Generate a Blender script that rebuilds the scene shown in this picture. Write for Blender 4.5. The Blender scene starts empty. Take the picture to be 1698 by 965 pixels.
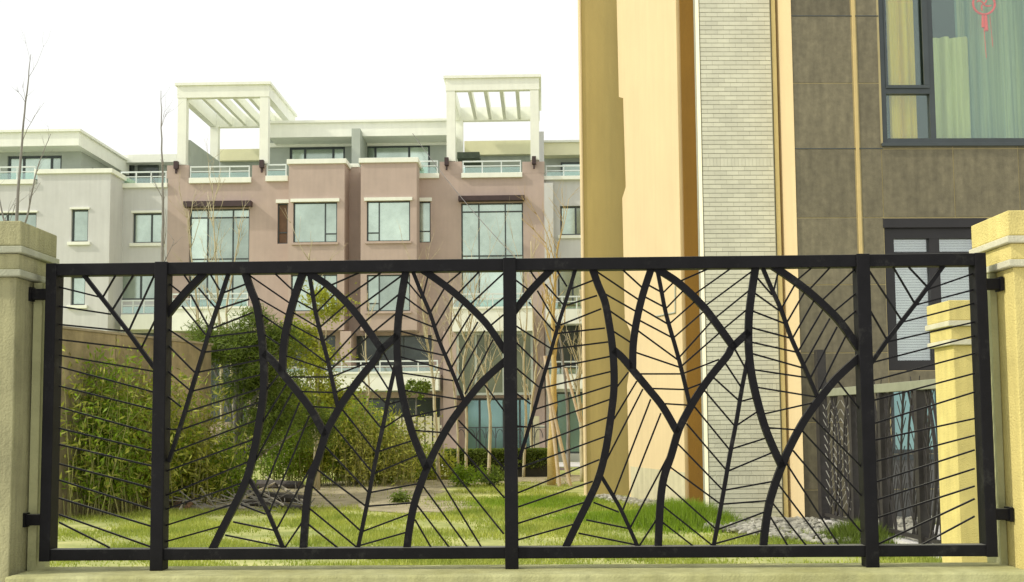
import bpy, bmesh, math, random
import numpy as np
from mathutils import Vector, Matrix
random.seed(7); rng = np.random.default_rng(7)
sc = bpy.context.scene
# ------------------------------------------------------------------ camera
F, CX, CY = 1900.0, 849.0, 482.5
PITCH, ROLL, SHIFT, EYE = math.radians(4.5), math.radians(0.45), 69.0, 1.7
cam_d = bpy.data.cameras.new('camera'); cam = bpy.data.objects.new('camera', cam_d)
sc.collection.objects.link(cam); sc.camera = cam
cam_d.sensor_width = 36.0; cam_d.lens = 36.0 * F / 1698.0
cam_d.shift_y = SHIFT / 1698.0; cam_d.clip_end = 2000; cam_d.clip_start = 0.05
fwd = Vector((0, math.cos(PITCH), math.sin(PITCH)))
r0 = Vector((1, 0, 0)); u0_ = r0.cross(fwd)
right = r0 * math.cos(ROLL) - u0_ * math.sin(ROLL)
up = u0_ * math.cos(ROLL) + r0 * math.sin(ROLL)
M = Matrix((right, up, -fwd)).transposed().to_4x4(); M.translation = Vector((0, 0, EYE))
cam.matrix_world = M
EYEP = Vector((0, 0, EYE))
def ray(u, v):
    return fwd + right * ((u - CX) / F) + up * ((CY + SHIFT - v) / F)
# ------------------------------------------------------------------ light
SUN_EL, SUN_AZ = math.radians(38), math.radians(-103)     # azimuth measured from +Y towards +X
w = bpy.data.worlds.new('World'); sc.world = w; w.use_nodes = True
nt = w.node_tree; nt.nodes.clear()
sky = nt.nodes.new('ShaderNodeTexSky'); sky.sky_type = 'NISHITA'; sky.sun_disc = False
sky.sun_elevation = SUN_EL; sky.sun_rotation = SUN_AZ; sky.dust_density = 3.0; sky.air_density = 1.0
bw = nt.nodes.new('ShaderNodeHueSaturation'); bw.inputs['Saturation'].default_value = 0.10
mx = nt.nodes.new('ShaderNodeMix'); mx.data_type = 'RGBA'; mx.inputs[0].default_value = 0.72
mx.inputs[7].default_value = (10.4, 10.5, 10.2, 1)        # even bright overcast veil over the clear sky
bg = nt.nodes.new('ShaderNodeBackground'); bg.inputs[1].default_value = 0.125
wo = nt.nodes.new('ShaderNodeOutputWorld')
nt.links.new(sky.outputs[0], bw.inputs['Color']); nt.links.new(bw.outputs[0], mx.inputs[6])
nt.links.new(mx.outputs[2], bg.inputs[0]); nt.links.new(bg.outputs[0], wo.inputs[0])
sl = bpy.data.lights.new('sun', 'SUN'); sl.energy = 2.9; sl.angle = math.radians(1.5); sl.color = (1, .93, .78)
so = bpy.data.objects.new('sun', sl); sc.collection.objects.link(so)
sdir = Vector((math.sin(SUN_AZ) * math.cos(SUN_EL), math.cos(SUN_AZ) * math.cos(SUN_EL), math.sin(SUN_EL)))
so.rotation_euler = sdir.to_track_quat('Z', 'Y').to_euler()
sc.view_settings.view_transform = 'Standard'; sc.view_settings.look = 'None'
sc.view_settings.exposure = 0.0; sc.view_settings.gamma = 1.0
sc.cycles.max_bounces = 6; sc.cycles.transparent_max_bounces = 12
# ------------------------------------------------------------------ helpers
OFF = {}
def lin(c):
    c = c / 255.0
    return c / 12.92 if c <= .04045 else ((c + .055) / 1.055) ** 2.4
def col(r, g, b): return (lin(r), lin(g), lin(b))
MATS = {}
def mat(name, c, rough=.8, var=.12, scale=3.0, bump=.15, bscale=60.0, metal=0.0, c2=None, stretch=(1, 1, 1), island=0.0, spec=.5, streak=0.0, ss=(5, 5, .35)):
    if name in MATS: return MATS[name]
    m = bpy.data.materials.new(name); m.use_nodes = True; n = m.node_tree; N = n.nodes; L = n.links
    b = N['Principled BSDF']; b.inputs['Roughness'].default_value = rough; b.inputs['Metallic'].default_value = metal
    b.inputs['Specular IOR Level'].default_value = spec
    tc = N.new('ShaderNodeTexCoord'); mp = N.new('ShaderNodeMapping'); mp.inputs['Scale'].default_value = stretch
    gm = N.new('ShaderNodeNewGeometry'); L.new(gm.outputs['Position'], mp.inputs[0])
    no = N.new('ShaderNodeTexNoise'); no.inputs['Scale'].default_value = scale; no.inputs['Detail'].default_value = 6; no.inputs['Roughness'].default_value = .62
    L.new(mp.outputs[0], no.inputs['Vector'])
    rp = N.new('ShaderNodeValToRGB'); rp.color_ramp.elements[0].position = .3; rp.color_ramp.elements[1].position = .7
    c2 = c2 or tuple(x * (1 + var) for x in c); c1 = tuple(x * (1 - var) for x in c) if c2 is None or var else c
    rp.color_ramp.elements[0].color = (*c1, 1); rp.color_ramp.elements[1].color = (*c2, 1)
    L.new(no.outputs[0], rp.inputs[0]); last = rp.outputs[0]
    if streak:
        mp2 = N.new('ShaderNodeMapping'); mp2.inputs['Scale'].default_value = ss; L.new(gm.outputs['Position'], mp2.inputs[0])
        n2 = N.new('ShaderNodeTexNoise'); n2.inputs['Scale'].default_value = 1.4; n2.inputs['Detail'].default_value = 5; L.new(mp2.outputs[0], n2.inputs['Vector'])
        r2 = N.new('ShaderNodeMapRange'); r2.inputs[1].default_value = .35; r2.inputs[2].default_value = .75; r2.inputs[3].default_value = 1.0; r2.inputs[4].default_value = 1 - streak
        L.new(n2.outputs[0], r2.inputs[0])
        mm = N.new('ShaderNodeMix'); mm.data_type = 'RGBA'; mm.blend_type = 'MULTIPLY'; mm.inputs[0].default_value = 1
        L.new(last, mm.inputs[6]); L.new(r2.outputs[0], mm.inputs[7]); last = mm.outputs[2]
    if island:
        r2 = N.new('ShaderNodeMapRange'); r2.inputs[3].default_value = 1 - island; r2.inputs[4].default_value = 1 + island
        L.new(gm.outputs['Random Per Island'], r2.inputs[0])
        mm = N.new('ShaderNodeMix'); mm.data_type = 'RGBA'; mm.blend_type = 'MULTIPLY'; mm.inputs[0].default_value = 1
        L.new(last, mm.inputs[6]); L.new(r2.outputs[0], mm.inputs[7]); last = mm.outputs[2]
    L.new(last, b.inputs['Base Color'])
    if bump:
        nb = N.new('ShaderNodeTexNoise'); nb.inputs['Scale'].default_value = bscale; nb.inputs['Detail'].default_value = 4
        L.new(mp.outputs[0], nb.inputs['Vector'])
        bu = N.new('ShaderNodeBump'); bu.inputs['Strength'].default_value = bump; bu.inputs['Distance'].default_value = .01
        L.new(nb.outputs[0], bu.inputs['Height']); L.new(bu.outputs[0], b.inputs['Normal'])
    MATS[name] = m; return m
def objrand(m, amount=.1):          # each object (panel) its own slight tone
    n = m.node_tree; b = n.nodes['Principled BSDF']; src = b.inputs['Base Color'].links[0].from_socket
    oi = n.nodes.new('ShaderNodeObjectInfo'); r2 = n.nodes.new('ShaderNodeMapRange'); r2.inputs[3].default_value = 1 - amount; r2.inputs[4].default_value = 1 + amount
    mm = n.nodes.new('ShaderNodeMix'); mm.data_type = 'RGBA'; mm.blend_type = 'MULTIPLY'; mm.inputs[0].default_value = 1
    n.links.new(oi.outputs['Random'], r2.inputs[0]); n.links.new(src, mm.inputs[6]); n.links.new(r2.outputs[0], mm.inputs[7])
    n.links.new(mm.outputs[2], b.inputs['Base Color']); return m
def clear_glass(name, tint, refl=.25, gl=(1, 1, 1)):
    m = bpy.data.materials.new(name); m.use_nodes = True; n = m.node_tree; n.nodes.clear()
    t = n.nodes.new('ShaderNodeBsdfTransparent'); t.inputs[0].default_value = (*tint, 1)
    g = n.nodes.new('ShaderNodeBsdfGlossy'); g.inputs['Roughness'].default_value = .03; g.inputs[0].default_value = (*gl, 1)
    no = n.nodes.new('ShaderNodeTexNoise'); no.inputs['Scale'].default_value = .8
    gm = n.nodes.new('ShaderNodeNewGeometry'); n.links.new(gm.outputs['Position'], no.inputs['Vector'])
    bu = n.nodes.new('ShaderNodeBump'); bu.inputs['Strength'].default_value = .2; bu.inputs['Distance'].default_value = .05
    n.links.new(no.outputs[0], bu.inputs['Height']); n.links.new(bu.outputs[0], g.inputs['Normal'])
    x = n.nodes.new('ShaderNodeMixShader'); x.inputs[0].default_value = refl
    o = n.nodes.new('ShaderNodeOutputMaterial'); n.links.new(t.outputs[0], x.inputs[1]); n.links.new(g.outputs[0], x.inputs[2]); n.links.new(x.outputs[0], o.inputs[0])
    MATS[name] = m; return m
class Frame:
    """upright plane frame: s runs right, d runs away from the camera, z up"""
    def __init__(f, u, Y, slope):
        d = ray(u, 700); f.o = Vector((d.x / d.y * Y, Y, 0)); a = math.atan(slope)
        f.ex = Vector((math.cos(a), math.sin(a), 0)); f.ey = Vector((-math.sin(a), math.cos(a), 0))
    def at(f, u, v, d=0.0):
        r = ray(u, v); t = ((f.o + f.ey * d - EYEP).dot(f.ey)) / r.dot(f.ey); p = EYEP + r * t
        return (p - f.o).dot(f.ex), p.z
    def R(f, u0, v0, u1, v1, d=0.0):
        vm, um = (v0 + v1) / 2, (u0 + u1) / 2
        return f.at(u0, vm, d)[0], f.at(u1, vm, d)[0], f.at(um, v1, d)[1], f.at(um, v0, d)[1]
    def w(f, s, d, z): return f.o + f.ex * s + f.ey * d + Vector((0, 0, z))
def G(u, v):
    r = ray(u, v); t = -EYE / r.z; return Vector((r.x * t, r.y * t, 0))
def U(u, Y, z=0.0):       # a point at distance Y under image column u
    v = 700
    for _ in range(4):
        r = ray(u, v); t = Y / r.y; zz = EYE + r.z * t; v -= (z - zz) / t * F
    return Vector((r.x * t, Y, z))
class MB:
    def __init__(s): s.v = []; s.f = []
    def box(s, fr, s0, s1, d0, d1, z0, z1):
        b = len(s.v)
        for z in (z0, z1):
            for a, d in ((s0, d0), (s1, d0), (s1, d1), (s0, d1)): s.v.append(fr.w(a, d, z))
        for q in ((3, 2, 1, 0), (4, 5, 6, 7), (0, 1, 5, 4), (1, 2, 6, 5), (2, 3, 7, 6), (3, 0, 4, 7)): s.f.append([b + i for i in q])
        return s
    def pb(s, fr, u0, v0, u1, v1, d, t):
        a, b_, c, e = fr.R(u0, v0, u1, v1, d); return s.box(fr, a, b_, d, d + t, c, e)
    def prism(s, bot, z0, z1):                    # plan polygon (counter-clockwise) raised z0..z1
        b = len(s.v); n = len(bot)
        for z in (z0, z1): s.v += [Vector((p[0], p[1], z)) for p in bot]
        s.f.append([b + i for i in reversed(range(n))]); s.f.append([b + n + i for i in range(n)])
        for i in range(n): j = (i + 1) % n; s.f.append([b + i, b + j, b + n + j, b + n + i])
        return s
    def tube(s, pts, rad, n=6):
        b = len(s.v); prev = None
        for i, p in enumerate(pts):
            t = (pts[min(i + 1, len(pts) - 1)] - pts[max(i - 1, 0)]).normalized()
            a = (prev - t * prev.dot(t)) if prev is not None else t.orthogonal()
            a.normalize(); prev = a; c = t.cross(a); r = rad[i] if isinstance(rad, (list, tuple)) else rad
            for k in range(n):
                an = 2 * math.pi * k / n; s.v.append(p + (a * math.cos(an) + c * math.sin(an)) * r)
        for i in range(len(pts) - 1):
            for k in range(n):
                k2 = (k + 1) % n; s.f.append([b + i * n + k, b + i * n + k2, b + (i + 1) * n + k2, b + (i + 1) * n + k])
        s.f.append([b + k for k in reversed(range(n))]); s.f.append([b + (len(pts) - 1) * n + k for k in range(n)])
        return s
    def bar(s, fr, pts, wd, d0, d1):              # flat bar following a path in the plane
        b = len(s.v); n = len(pts); P = [Vector(p) for p in pts]
        for i in range(n):
            t = (P[min(i + 1, n - 1)] - P[max(i - 1, 0)]).normalized(); nn = Vector((-t.y, t.x)) * wd / 2
            for d in (d0, d1):
                for q in (P[i] + nn, P[i] - nn): s.v.append(fr.w(q.x, d, q.y))
        for i in range(n - 1):
            a = b + i * 4; c = a + 4
            for x, y in ((0, 1), (1, 3), (3, 2), (2, 0)): s.f.append([a + x, a + y, c + y, c + x])
        s.f.append([b, b + 2, b + 3, b + 1]); e = b + (n - 1) * 4; s.f.append([e, e + 1, e + 3, e + 2])
        return s
    def build(s, name, m, parent=None, smooth=False, bevel=0, kind=None):
        me = bpy.data.meshes.new(name); off = OFF.get(parent, Vector((0, 0, 0)))
        me.from_pydata([tuple(p - off) for p in s.v], [], s.f); me.update()
        bm = bmesh.new(); bm.from_mesh(me); bmesh.ops.recalc_face_normals(bm, faces=bm.faces); bm.to_mesh(me); bm.free()
        return link(name, me, m, parent, smooth, bevel, kind)
def link(name, me, m, parent=None, smooth=False, bevel=0, kind=None):
    me.materials.append(m); o = bpy.data.objects.new(name, me); sc.collection.objects.link(o)
    if parent: o.parent = parent; OFF[o] = OFF.get(parent, Vector((0, 0, 0)))
    if smooth:
        for p in me.polygons: p.use_smooth = True
    if bevel:
        b = o.modifiers.new('bevel', 'BEVEL'); b.width = bevel; b.segments = 2; b.limit_method = 'ANGLE'
    if kind: o['kind'] = kind
    return o
def thing(name, label, cat, loc, group=None):
    o = bpy.data.objects.new(name, None); sc.collection.objects.link(o); o.location = loc; o.empty_display_size = .2
    OFF[o] = Vector(loc); tag(o, label, cat, group); return o
def tag(o, label, cat, group=None):
    o['label'] = label; o['category'] = cat
    if group: o['group'] = group
    return o
def spline(pts, k=5):
    P = [Vector(p) for p in pts]; out = []
    P = [P[0] * 2 - P[1]] + P + [P[-1] * 2 - P[-2]]
    for i in range(1, len(P) - 2):
        for j in range(k):
            t = j / k; a, b, c, d = P[i - 1:i + 3]
            out.append(.5 * ((2 * b) + (c - a) * t + (2 * a - 5 * b + 4 * c - d) * t * t + (3 * b - a - 3 * c + d) * t ** 3))
    return out + [P[-2]]
def wall(mb, fr, s0, s1, z0, z1, d, t, holes=()):     # wall slab with real openings
    S = sorted({s0, s1, *[x for h in holes for x in h[:2] if s0 < x < s1]}); Z = sorted({z0, z1, *[x for h in holes for x in h[2:] if z0 < x < z1]})
    for a, b in zip(S, S[1:]):
        run = None
        for c, e in zip(Z, Z[1:]):
            ms, mz = (a + b) / 2, (c + e) / 2
            if any(h[0] < ms < h[1] and h[2] < mz < h[3] for h in holes):
                if run: mb.box(fr, a, b, d, d + t, run[0], run[1]); run = None
            else: run = (run[0], e) if run else (c, e)
        if run: mb.box(fr, a, b, d, d + t, run[0], run[1])
    return mb
def window(fr, root, rect, d, cols=(), rows=(), fw=.06, fm=None, pm=None, dep=.08, label=None, name='window'):
    """frame part with one child pane per opening; cols = s positions, rows = (z, first column, last column)"""
    s0, s1, z0, z1 = rect; f = MB(); S = [s0 + fw, *cols, s1 - fw]
    f.box(fr, s0, s1, d, d + dep, z1 - fw, z1); f.box(fr, s0, s1, d, d + dep, z0, z0 + fw)
    f.box(fr, s0, s0 + fw, d, d + dep, z0 + fw, z1 - fw); f.box(fr, s1 - fw, s1, d, d + dep, z0 + fw, z1 - fw)
    for c in cols: f.box(fr, c - fw / 2, c + fw / 2, d + .004, d + dep, z0 + fw, z1 - fw)
    cells = []
    for i in range(len(S) - 1):
        a = S[i] + (fw / 2 if i else 0); b = S[i + 1] - (fw / 2 if i < len(S) - 2 else 0); zz = [z0 + fw]
        for (z, c0, c1) in sorted(rows):
            if c0 <= i <= c1: f.box(fr, a, b, d + .006, d + dep, z - fw / 2, z + fw / 2); cells.append((a, b, zz[-1], z - fw / 2)); zz.append(z + fw / 2)
        cells.append((a, b, zz[-1], z1 - fw))
    fo = f.build(name, fm, root)
    if label: fo['label'] = label
    for (a, b, c, e) in cells:
        MB().box(fr, a - .004, b + .004, d + dep * .5, d + dep * .5 + .012, c - .004, e + .004).build('pane', pm, fo)
    return fo
def railing(fr, root, u0, u1, vt, vb, d, n, pm, m, gm=None, name='railing'):
    s0, s1, z0, z1 = fr.R(u0, vt, u1, vb, d); f = MB()
    f.box(fr, s0, s1, d, d + .06, z1 - .06, z1); f.box(fr, s0, s1, d + .01, d + .05, z1 - .26, z1 - .22)
    for i in range(n + 1):
        s = s0 + (s1 - s0 - .05) * i / n; f.box(fr, s, s + .05, d + .005, d + .055, z0, z1 - .06)
    r = f.build(name, m, root)
    if gm: MB().box(fr, s0 + .02, s1 - .02, d + .025, d + .037, z0, z1 - .3).build('glass_panel', gm, r)
    return r
def catpts(fr, pts): return [Vector(fr.at(u, v)) for u, v in pts]

# ------------------------------------------------------------------ materials
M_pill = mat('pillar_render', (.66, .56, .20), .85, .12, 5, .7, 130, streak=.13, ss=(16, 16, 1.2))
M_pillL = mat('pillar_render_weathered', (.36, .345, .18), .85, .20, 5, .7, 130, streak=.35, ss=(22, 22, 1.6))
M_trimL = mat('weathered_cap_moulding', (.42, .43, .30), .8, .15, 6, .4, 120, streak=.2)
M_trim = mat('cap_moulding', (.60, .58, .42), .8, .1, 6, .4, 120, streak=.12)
M_plinth = mat('plinth_render', (.44, .43, .17), .85, .16, 4, .5, 120, c2=(.52, .52, .26), streak=.25, ss=(14, 14, 1.5))
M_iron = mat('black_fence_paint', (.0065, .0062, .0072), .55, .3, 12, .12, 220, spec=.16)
def glare_and_blotches(m, amt=.8, c=(.20, .20, .17)):      # sky glare painted pale on upward faces, plus random grey blotches
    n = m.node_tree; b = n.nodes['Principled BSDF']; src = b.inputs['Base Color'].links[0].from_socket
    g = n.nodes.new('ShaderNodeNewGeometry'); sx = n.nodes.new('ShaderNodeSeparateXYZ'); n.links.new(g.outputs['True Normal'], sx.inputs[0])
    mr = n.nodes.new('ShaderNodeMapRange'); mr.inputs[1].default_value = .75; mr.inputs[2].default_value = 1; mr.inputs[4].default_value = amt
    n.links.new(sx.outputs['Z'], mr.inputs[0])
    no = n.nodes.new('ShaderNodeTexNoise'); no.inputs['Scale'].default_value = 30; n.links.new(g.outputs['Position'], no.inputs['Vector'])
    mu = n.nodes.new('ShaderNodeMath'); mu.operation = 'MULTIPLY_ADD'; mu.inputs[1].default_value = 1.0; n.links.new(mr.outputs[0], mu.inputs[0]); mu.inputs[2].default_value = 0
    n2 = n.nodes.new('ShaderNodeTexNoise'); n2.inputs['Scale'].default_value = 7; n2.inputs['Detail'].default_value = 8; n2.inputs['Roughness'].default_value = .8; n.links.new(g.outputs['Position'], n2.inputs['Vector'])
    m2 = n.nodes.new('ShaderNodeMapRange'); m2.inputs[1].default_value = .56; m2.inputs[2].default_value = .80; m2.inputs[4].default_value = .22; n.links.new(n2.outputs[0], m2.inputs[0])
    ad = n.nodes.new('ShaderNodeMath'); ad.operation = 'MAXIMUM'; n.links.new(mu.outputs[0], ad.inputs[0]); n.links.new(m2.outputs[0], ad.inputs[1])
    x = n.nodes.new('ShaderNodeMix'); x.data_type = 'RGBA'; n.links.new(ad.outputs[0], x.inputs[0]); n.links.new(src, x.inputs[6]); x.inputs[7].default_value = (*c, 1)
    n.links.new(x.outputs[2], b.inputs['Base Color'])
glare_and_blotches(M_iron)
M_pink = mat('pink_render', (.50, .395, .34), .9, .07, 1.2, .3, 40, streak=.07)
M_pale = mat('pale_grey_render', (.62, .625, .60), .9, .05, 1.0, .3, 40, streak=.08)
M_white = mat('white_trim_paint', (.86, .88, .77), .75, .04, 2, .2, 60, streak=.05)
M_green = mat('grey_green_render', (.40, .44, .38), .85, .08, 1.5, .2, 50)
M_frame = mat('dark_window_frame', (.06, .075, .075), .5, .15, 5, .05, 90)
M_rail = mat('light_rail_metal', (.70, .76, .73), .45, .05, 5, .05, 90)
M_canopy = mat('dark_canopy_metal', (.05, .028, .028), .6, .2, 4, .1, 60)
M_glass = objrand(mat('reflective_glass', (.50, .60, .51), .12, .22, .7, .06, 1.5, metal=.75), .28)
M_teal = mat('teal_glass', (.28, .46, .45), .12, .14, .6, .04, 1.5, metal=.6)
M_dkglass = mat('dark_glass', (.07, .085, .075), .15, .4, .9, .05, 2, metal=.3)
M_rglass = clear_glass('rail_glass', (.72, .86, .80), .25, (.8, .9, .86))
M_dark = mat('dark_interior', (.035, .03, .028), .9, .3, 2, 0)
M_woodsh = mat('brown_shutter', (.16, .09, .05), .7, .2, 6, .2, 60)
M_ochre = mat('ochre_shaded_render', (.47, .365, .135), .85, .07, .9, .4, 60, stretch=(1, 1, .5), streak=.10)  # shade on the front face is put into this colour
M_brown = mat('brown_shaded_render', (.20, .105, .012), .85, .10, .8, .4, 60, streak=.12)  # shade and bounced light of the recess put into the colour
M_cream = mat('cream_render', (.66, .525, .305), .85, .04, .8, .3, 50, streak=.06)
M_tile = mat('white_wall_tile', (.66, .645, .50), .45, .07, 2.5, .1, 60, island=.07)
M_grout = mat('grey_grout', (.30, .30, .24), .95, .1, 8, .2, 90)
M_stone = objrand(mat('brown_stone', (.185, .160, .098), .6, .20, 9, .45, 90, streak=.30, ss=(7, 7, 1.2)), .16)
M_brass = mat('pale_sealant', (.62, .47, .20), .6, .1, 3, .1, 60)
M_joint = mat('joint_sealant_backing', (.52, .43, .22), .8, .1, 3, .1, 60)
M_wframe = mat('slate_window_frame', (.05, .062, .066), .42, .12, 4, .06, 90)
M_curtG = mat('pale_green_gold_curtain', (.52, .55, .22), .85, .15, 2.5, .2, 60, stretch=(6, 6, .3))
M_curtY = mat('golden_curtain', (.85, .62, .05), .85, .15, 2.5, .2, 60, stretch=(6, 6, .4))
M_curtT = mat('teal_sheer_curtain', (.11, .24, .20), .8, .3, 1.2, .2, 60, c2=(.52, .60, .30), stretch=(6, 6, .10))  # vertical stripes put the light and shade of the pleats into the colour
M_red = mat('red_silk', (.85, .02, .02), .6, .2, 30, .2, 90)
M_blind = mat('pale_blind', (.62, .68, .62), .6, .06, 3, .05, 60)
M_brownwall = mat('brown_garden_wall', (.30, .25, .13), .9, .25, 1.3, .8, 25, c2=(.48, .39, .24), streak=.4, ss=(2.5, 2.5, .6))
M_bark = mat('pale_bark', (.47, .42, .27), .9, .25, 14, .6, 50, stretch=(1, 1, .3))
M_barkd = mat('grey_bark', (.24, .225, .20), .9, .25, 14, .6, 50, stretch=(1, 1, .3))
M_barky = mat('wrapped_yellow_bark', (.50, .37, .14), .9, .2, 30, .6, 60, stretch=(.6, .6, 2.5))
M_prop = mat('prop_timber', (.58, .46, .32), .85, .15, 12, .3, 60)
M_leafd = mat('dark_evergreen_leaf', (.13, .18, .02), .6, .35, 2.2, 0, island=.45)
M_leafm = mat('green_leaf', (.18, .26, .016), .6, .35, 2.0, 0, island=.4)
M_leafy = mat('yellow_green_leaf', (.30, .32, .03), .6, .35, 2.0, 0, island=.4)
M_stem = mat('straw_stem', (.27, .26, .09), .8, .25, 8, 0, island=.25)
M_grass = mat('grass_blade', (.17, .29, .02), .7, .3, .9, 0, c2=(.56, .58, .13), island=.3)
M_dry = mat('dry_straw_leaf', (.30, .31, .05), .8, .3, 3, 0, island=.35)
M_log = mat('dark_wet_timber', (.05, .042, .036), .8, .3, 10, .5, 50)
M_board = mat('weathered_board', (.42, .38, .30), .85, .2, 6, .4, 50, stretch=(.4, 2, 2))
M_pebble = mat('pale_pebble', (.30, .29, .24), .8, .1, 4, .2, 60, island=.35)
M_iron2 = mat('far_fence_paint', (.028, .024, .022), .6, .3, 8, .1, 90)
M_cap2 = mat('grey_rail_cap', (.25, .26, .18), .7, .1, 5, .1, 80)
M_concrete = mat('pale_paving', (.62, .60, .57), .85, .08, 3, .3, 60)
for m_, tc_ in ((M_leafd, (.16, .24, .03)), (M_leafm, (.30, .48, .03)), (M_leafy, (.46, .52, .05)), (M_grass, (.38, .44, .07))):   # thin leaves let light through
    n_ = m_.node_tree; out_ = n_.nodes['Material Output']; tr = n_.nodes.new('ShaderNodeBsdfTranslucent'); tr.inputs[0].default_value = (*tc_, 1)
    ms = n_.nodes.new('ShaderNodeMixShader'); ms.inputs[0].default_value = .4
    n_.links.new(n_.nodes['Principled BSDF'].outputs[0], ms.inputs[1]); n_.links.new(tr.outputs[0], ms.inputs[2]); n_.links.new(ms.outputs[0], out_.inputs[0])

# ------------------------------------------------------------------ ground
def ground_mat():
    m = mat('lawn_soil_and_grass', (.22, .29, .05), .95, .25, .8, .7, 30, c2=(.54, .53, .21)); return m
M_ground = ground_mat()
def sheet(name, pts, z, m, kind='structure'):
    me = bpy.data.meshes.new(name); me.from_pydata([(p[0], p[1], z) for p in pts], [], [list(range(len(pts)))]); me.update()
    if me.polygons[0].normal.z < 0: me.flip_normals()
    o = link(name, me, m); o['kind'] = kind; return o
sheet('lawn', [(-300, 4.75), (300, 4.75), (300, 500), (-300, 500)], 0, M_ground)
sheet('pavement', [(-60, -40), (60, -40), (60, 4.74), (-60, 4.74)], 0, M_concrete)
M_soil = mat('bare_soil', (.26, .23, .13), .95, .25, 2.2, .9, 25, c2=(.44, .39, .26))
def blob(cx, cy, rx, ry, n=40, seed=0, wob=.25):
    r = random.Random(seed); ph = [r.uniform(0, 6.28) for _ in range(4)]; out = []
    for i in range(n):
        a = 2 * math.pi * i / n; k = 1 + wob * (.5 * math.sin(3 * a + ph[0]) + .35 * math.sin(5 * a + ph[1]) + .3 * math.sin(9 * a + ph[2]) + .15 * math.sin(14 * a + ph[3]))
        out.append((cx + rx * k * math.cos(a), cy + ry * k * math.sin(a)))
    return out
soils = []
for i, (u, v, rx, ry) in enumerate(((590, 815, 2.6, 6.0), (790, 795, 1.9, 3.2), (410, 832, 1.9, 2.6), (925, 793, 1.4, 2.8), (320, 822, 1.2, 2.4), (700, 840, 1.3, 1.8), (150, 812, 2.2, 2.6))):
    g = G(u, v); pts = blob(g.x, g.y, rx, ry, 48, i); sheet('soil', pts, .004 + .001 * i, M_soil); soils.append((g.x, g.y, rx, ry))
M_mulch = mat('dark_mulch', (.12, .085, .07), .95, .3, 5, .8, 30)
g = G(890, 778); sheet('planting_bed', blob(g.x, g.y, 1.3, 1.6, 40, 77, .12), .012, M_mulch)
def far_lane():
    a = [U(600, 44), U(1000, 44), U(1000, 49.2), U(600, 49.2)]
    sheet('path', a, .014, M_concrete)
far_lane()

# ------------------------------------------------------------------ right foreground building
RB = thing('apartment_building', 'tall ochre, white tiled and brown stone building beyond the right half of the fence', 'building', U(1200, 22))
SF = Frame(1400, 19.0, .022)            # stone front plane
TOPZ = 13.0
def pt(u, Y): p = U(u, Y); return (p.x, p.y)
# ochre front
OF = Frame(1000, 26.8, .022)
a = OF.R(969, 300, 1060, 600, 0)
o = MB().box(OF, a[0], a[1], 0, .5, 0, TOPZ).build('wall', M_ochre, RB, bevel=.01); o['label'] = 'shaded ochre wall face'
MB().box(OF, a[0] - .035, a[0] - .003, -.02, .5, 0, TOPZ).build('corner_trim', M_cream, RB)
# cream splayed face with the stepped left edge
pa, pb_ = Vector((*pt(1034, 26.2), 0)), Vector((*pt(1137, 22.4), 0))
ex = (pb_ - pa).normalized(); CF = Frame(1000, 20, 0); CF.o = pa; CF.ex = ex; CF.ey = Vector((-ex.y, ex.x, 0))
def cz(v): return CF.at(1036, v)[1]
def cs(u, v=400): return CF.at(u, v)[0]
smax = (pb_ - pa).length
edge = [(1036, None), (1036, 640), (1043, 600), (1043, 548), (1034, 525), (1033, 326), (1040, 312), (1038, 162)]
poly = [(cs(1037), 0.0), (cs(1036), cz(640)), (cs(1043), cz(600)), (cs(1043), cz(552)), (cs(1034), cz(530)), (cs(1033), cz(326)), (cs(1039), cz(311)), (cs(1037), cz(160)), (cs(1030), cz(152)), (cs(1028), TOPZ), (smax, TOPZ), (smax, 0)]
mb = MB(); n = len(poly)
for d in (0, .28): mb.v += [CF.w(s, d, z) for s, z in poly]
mb.f = [list(range(n)), [n + i for i in reversed(range(n))]] + [[i, (i + 1) % n, n + (i + 1) % n, n + i] for i in range(n)]
o = mb.build('wall', M_cream, RB); o['label'] = 'sunlit cream wall face with a stepped left edge'
# thin conduit box on the cream face
mb = MB()
c1 = [Vector(CF.at(u, v)) for u, v in ((1121, 474), (1121, 518), (1090, 524))]
for p, q in zip(c1, c1[1:]): mb.tube([CF.w(p.x, -.02, p.y), CF.w(q.x, -.02, q.y)], .014, 6)
mb.build('conduit', M_green, RB)
# pale weathered skirt paint at the foot of cream face
mb = MB(); mb.box(CF, cs(1040), smax, -.006, 0, 0, cz(772)); mb.build('skirting', mat('algae_stained_render', (.56, .52, .34), .9, .14, 1.6, .5, 50, streak=.2), RB)
# brown recessed front
BF = Frame(1150, 22.35, .022)
o = MB().box(BF, BF.at(1137, 500)[0], BF.at(1215, 500)[0], 0, .4, 0, TOPZ).build('wall', M_brown, RB); o['label'] = 'dark brown recessed wall face'
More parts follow.
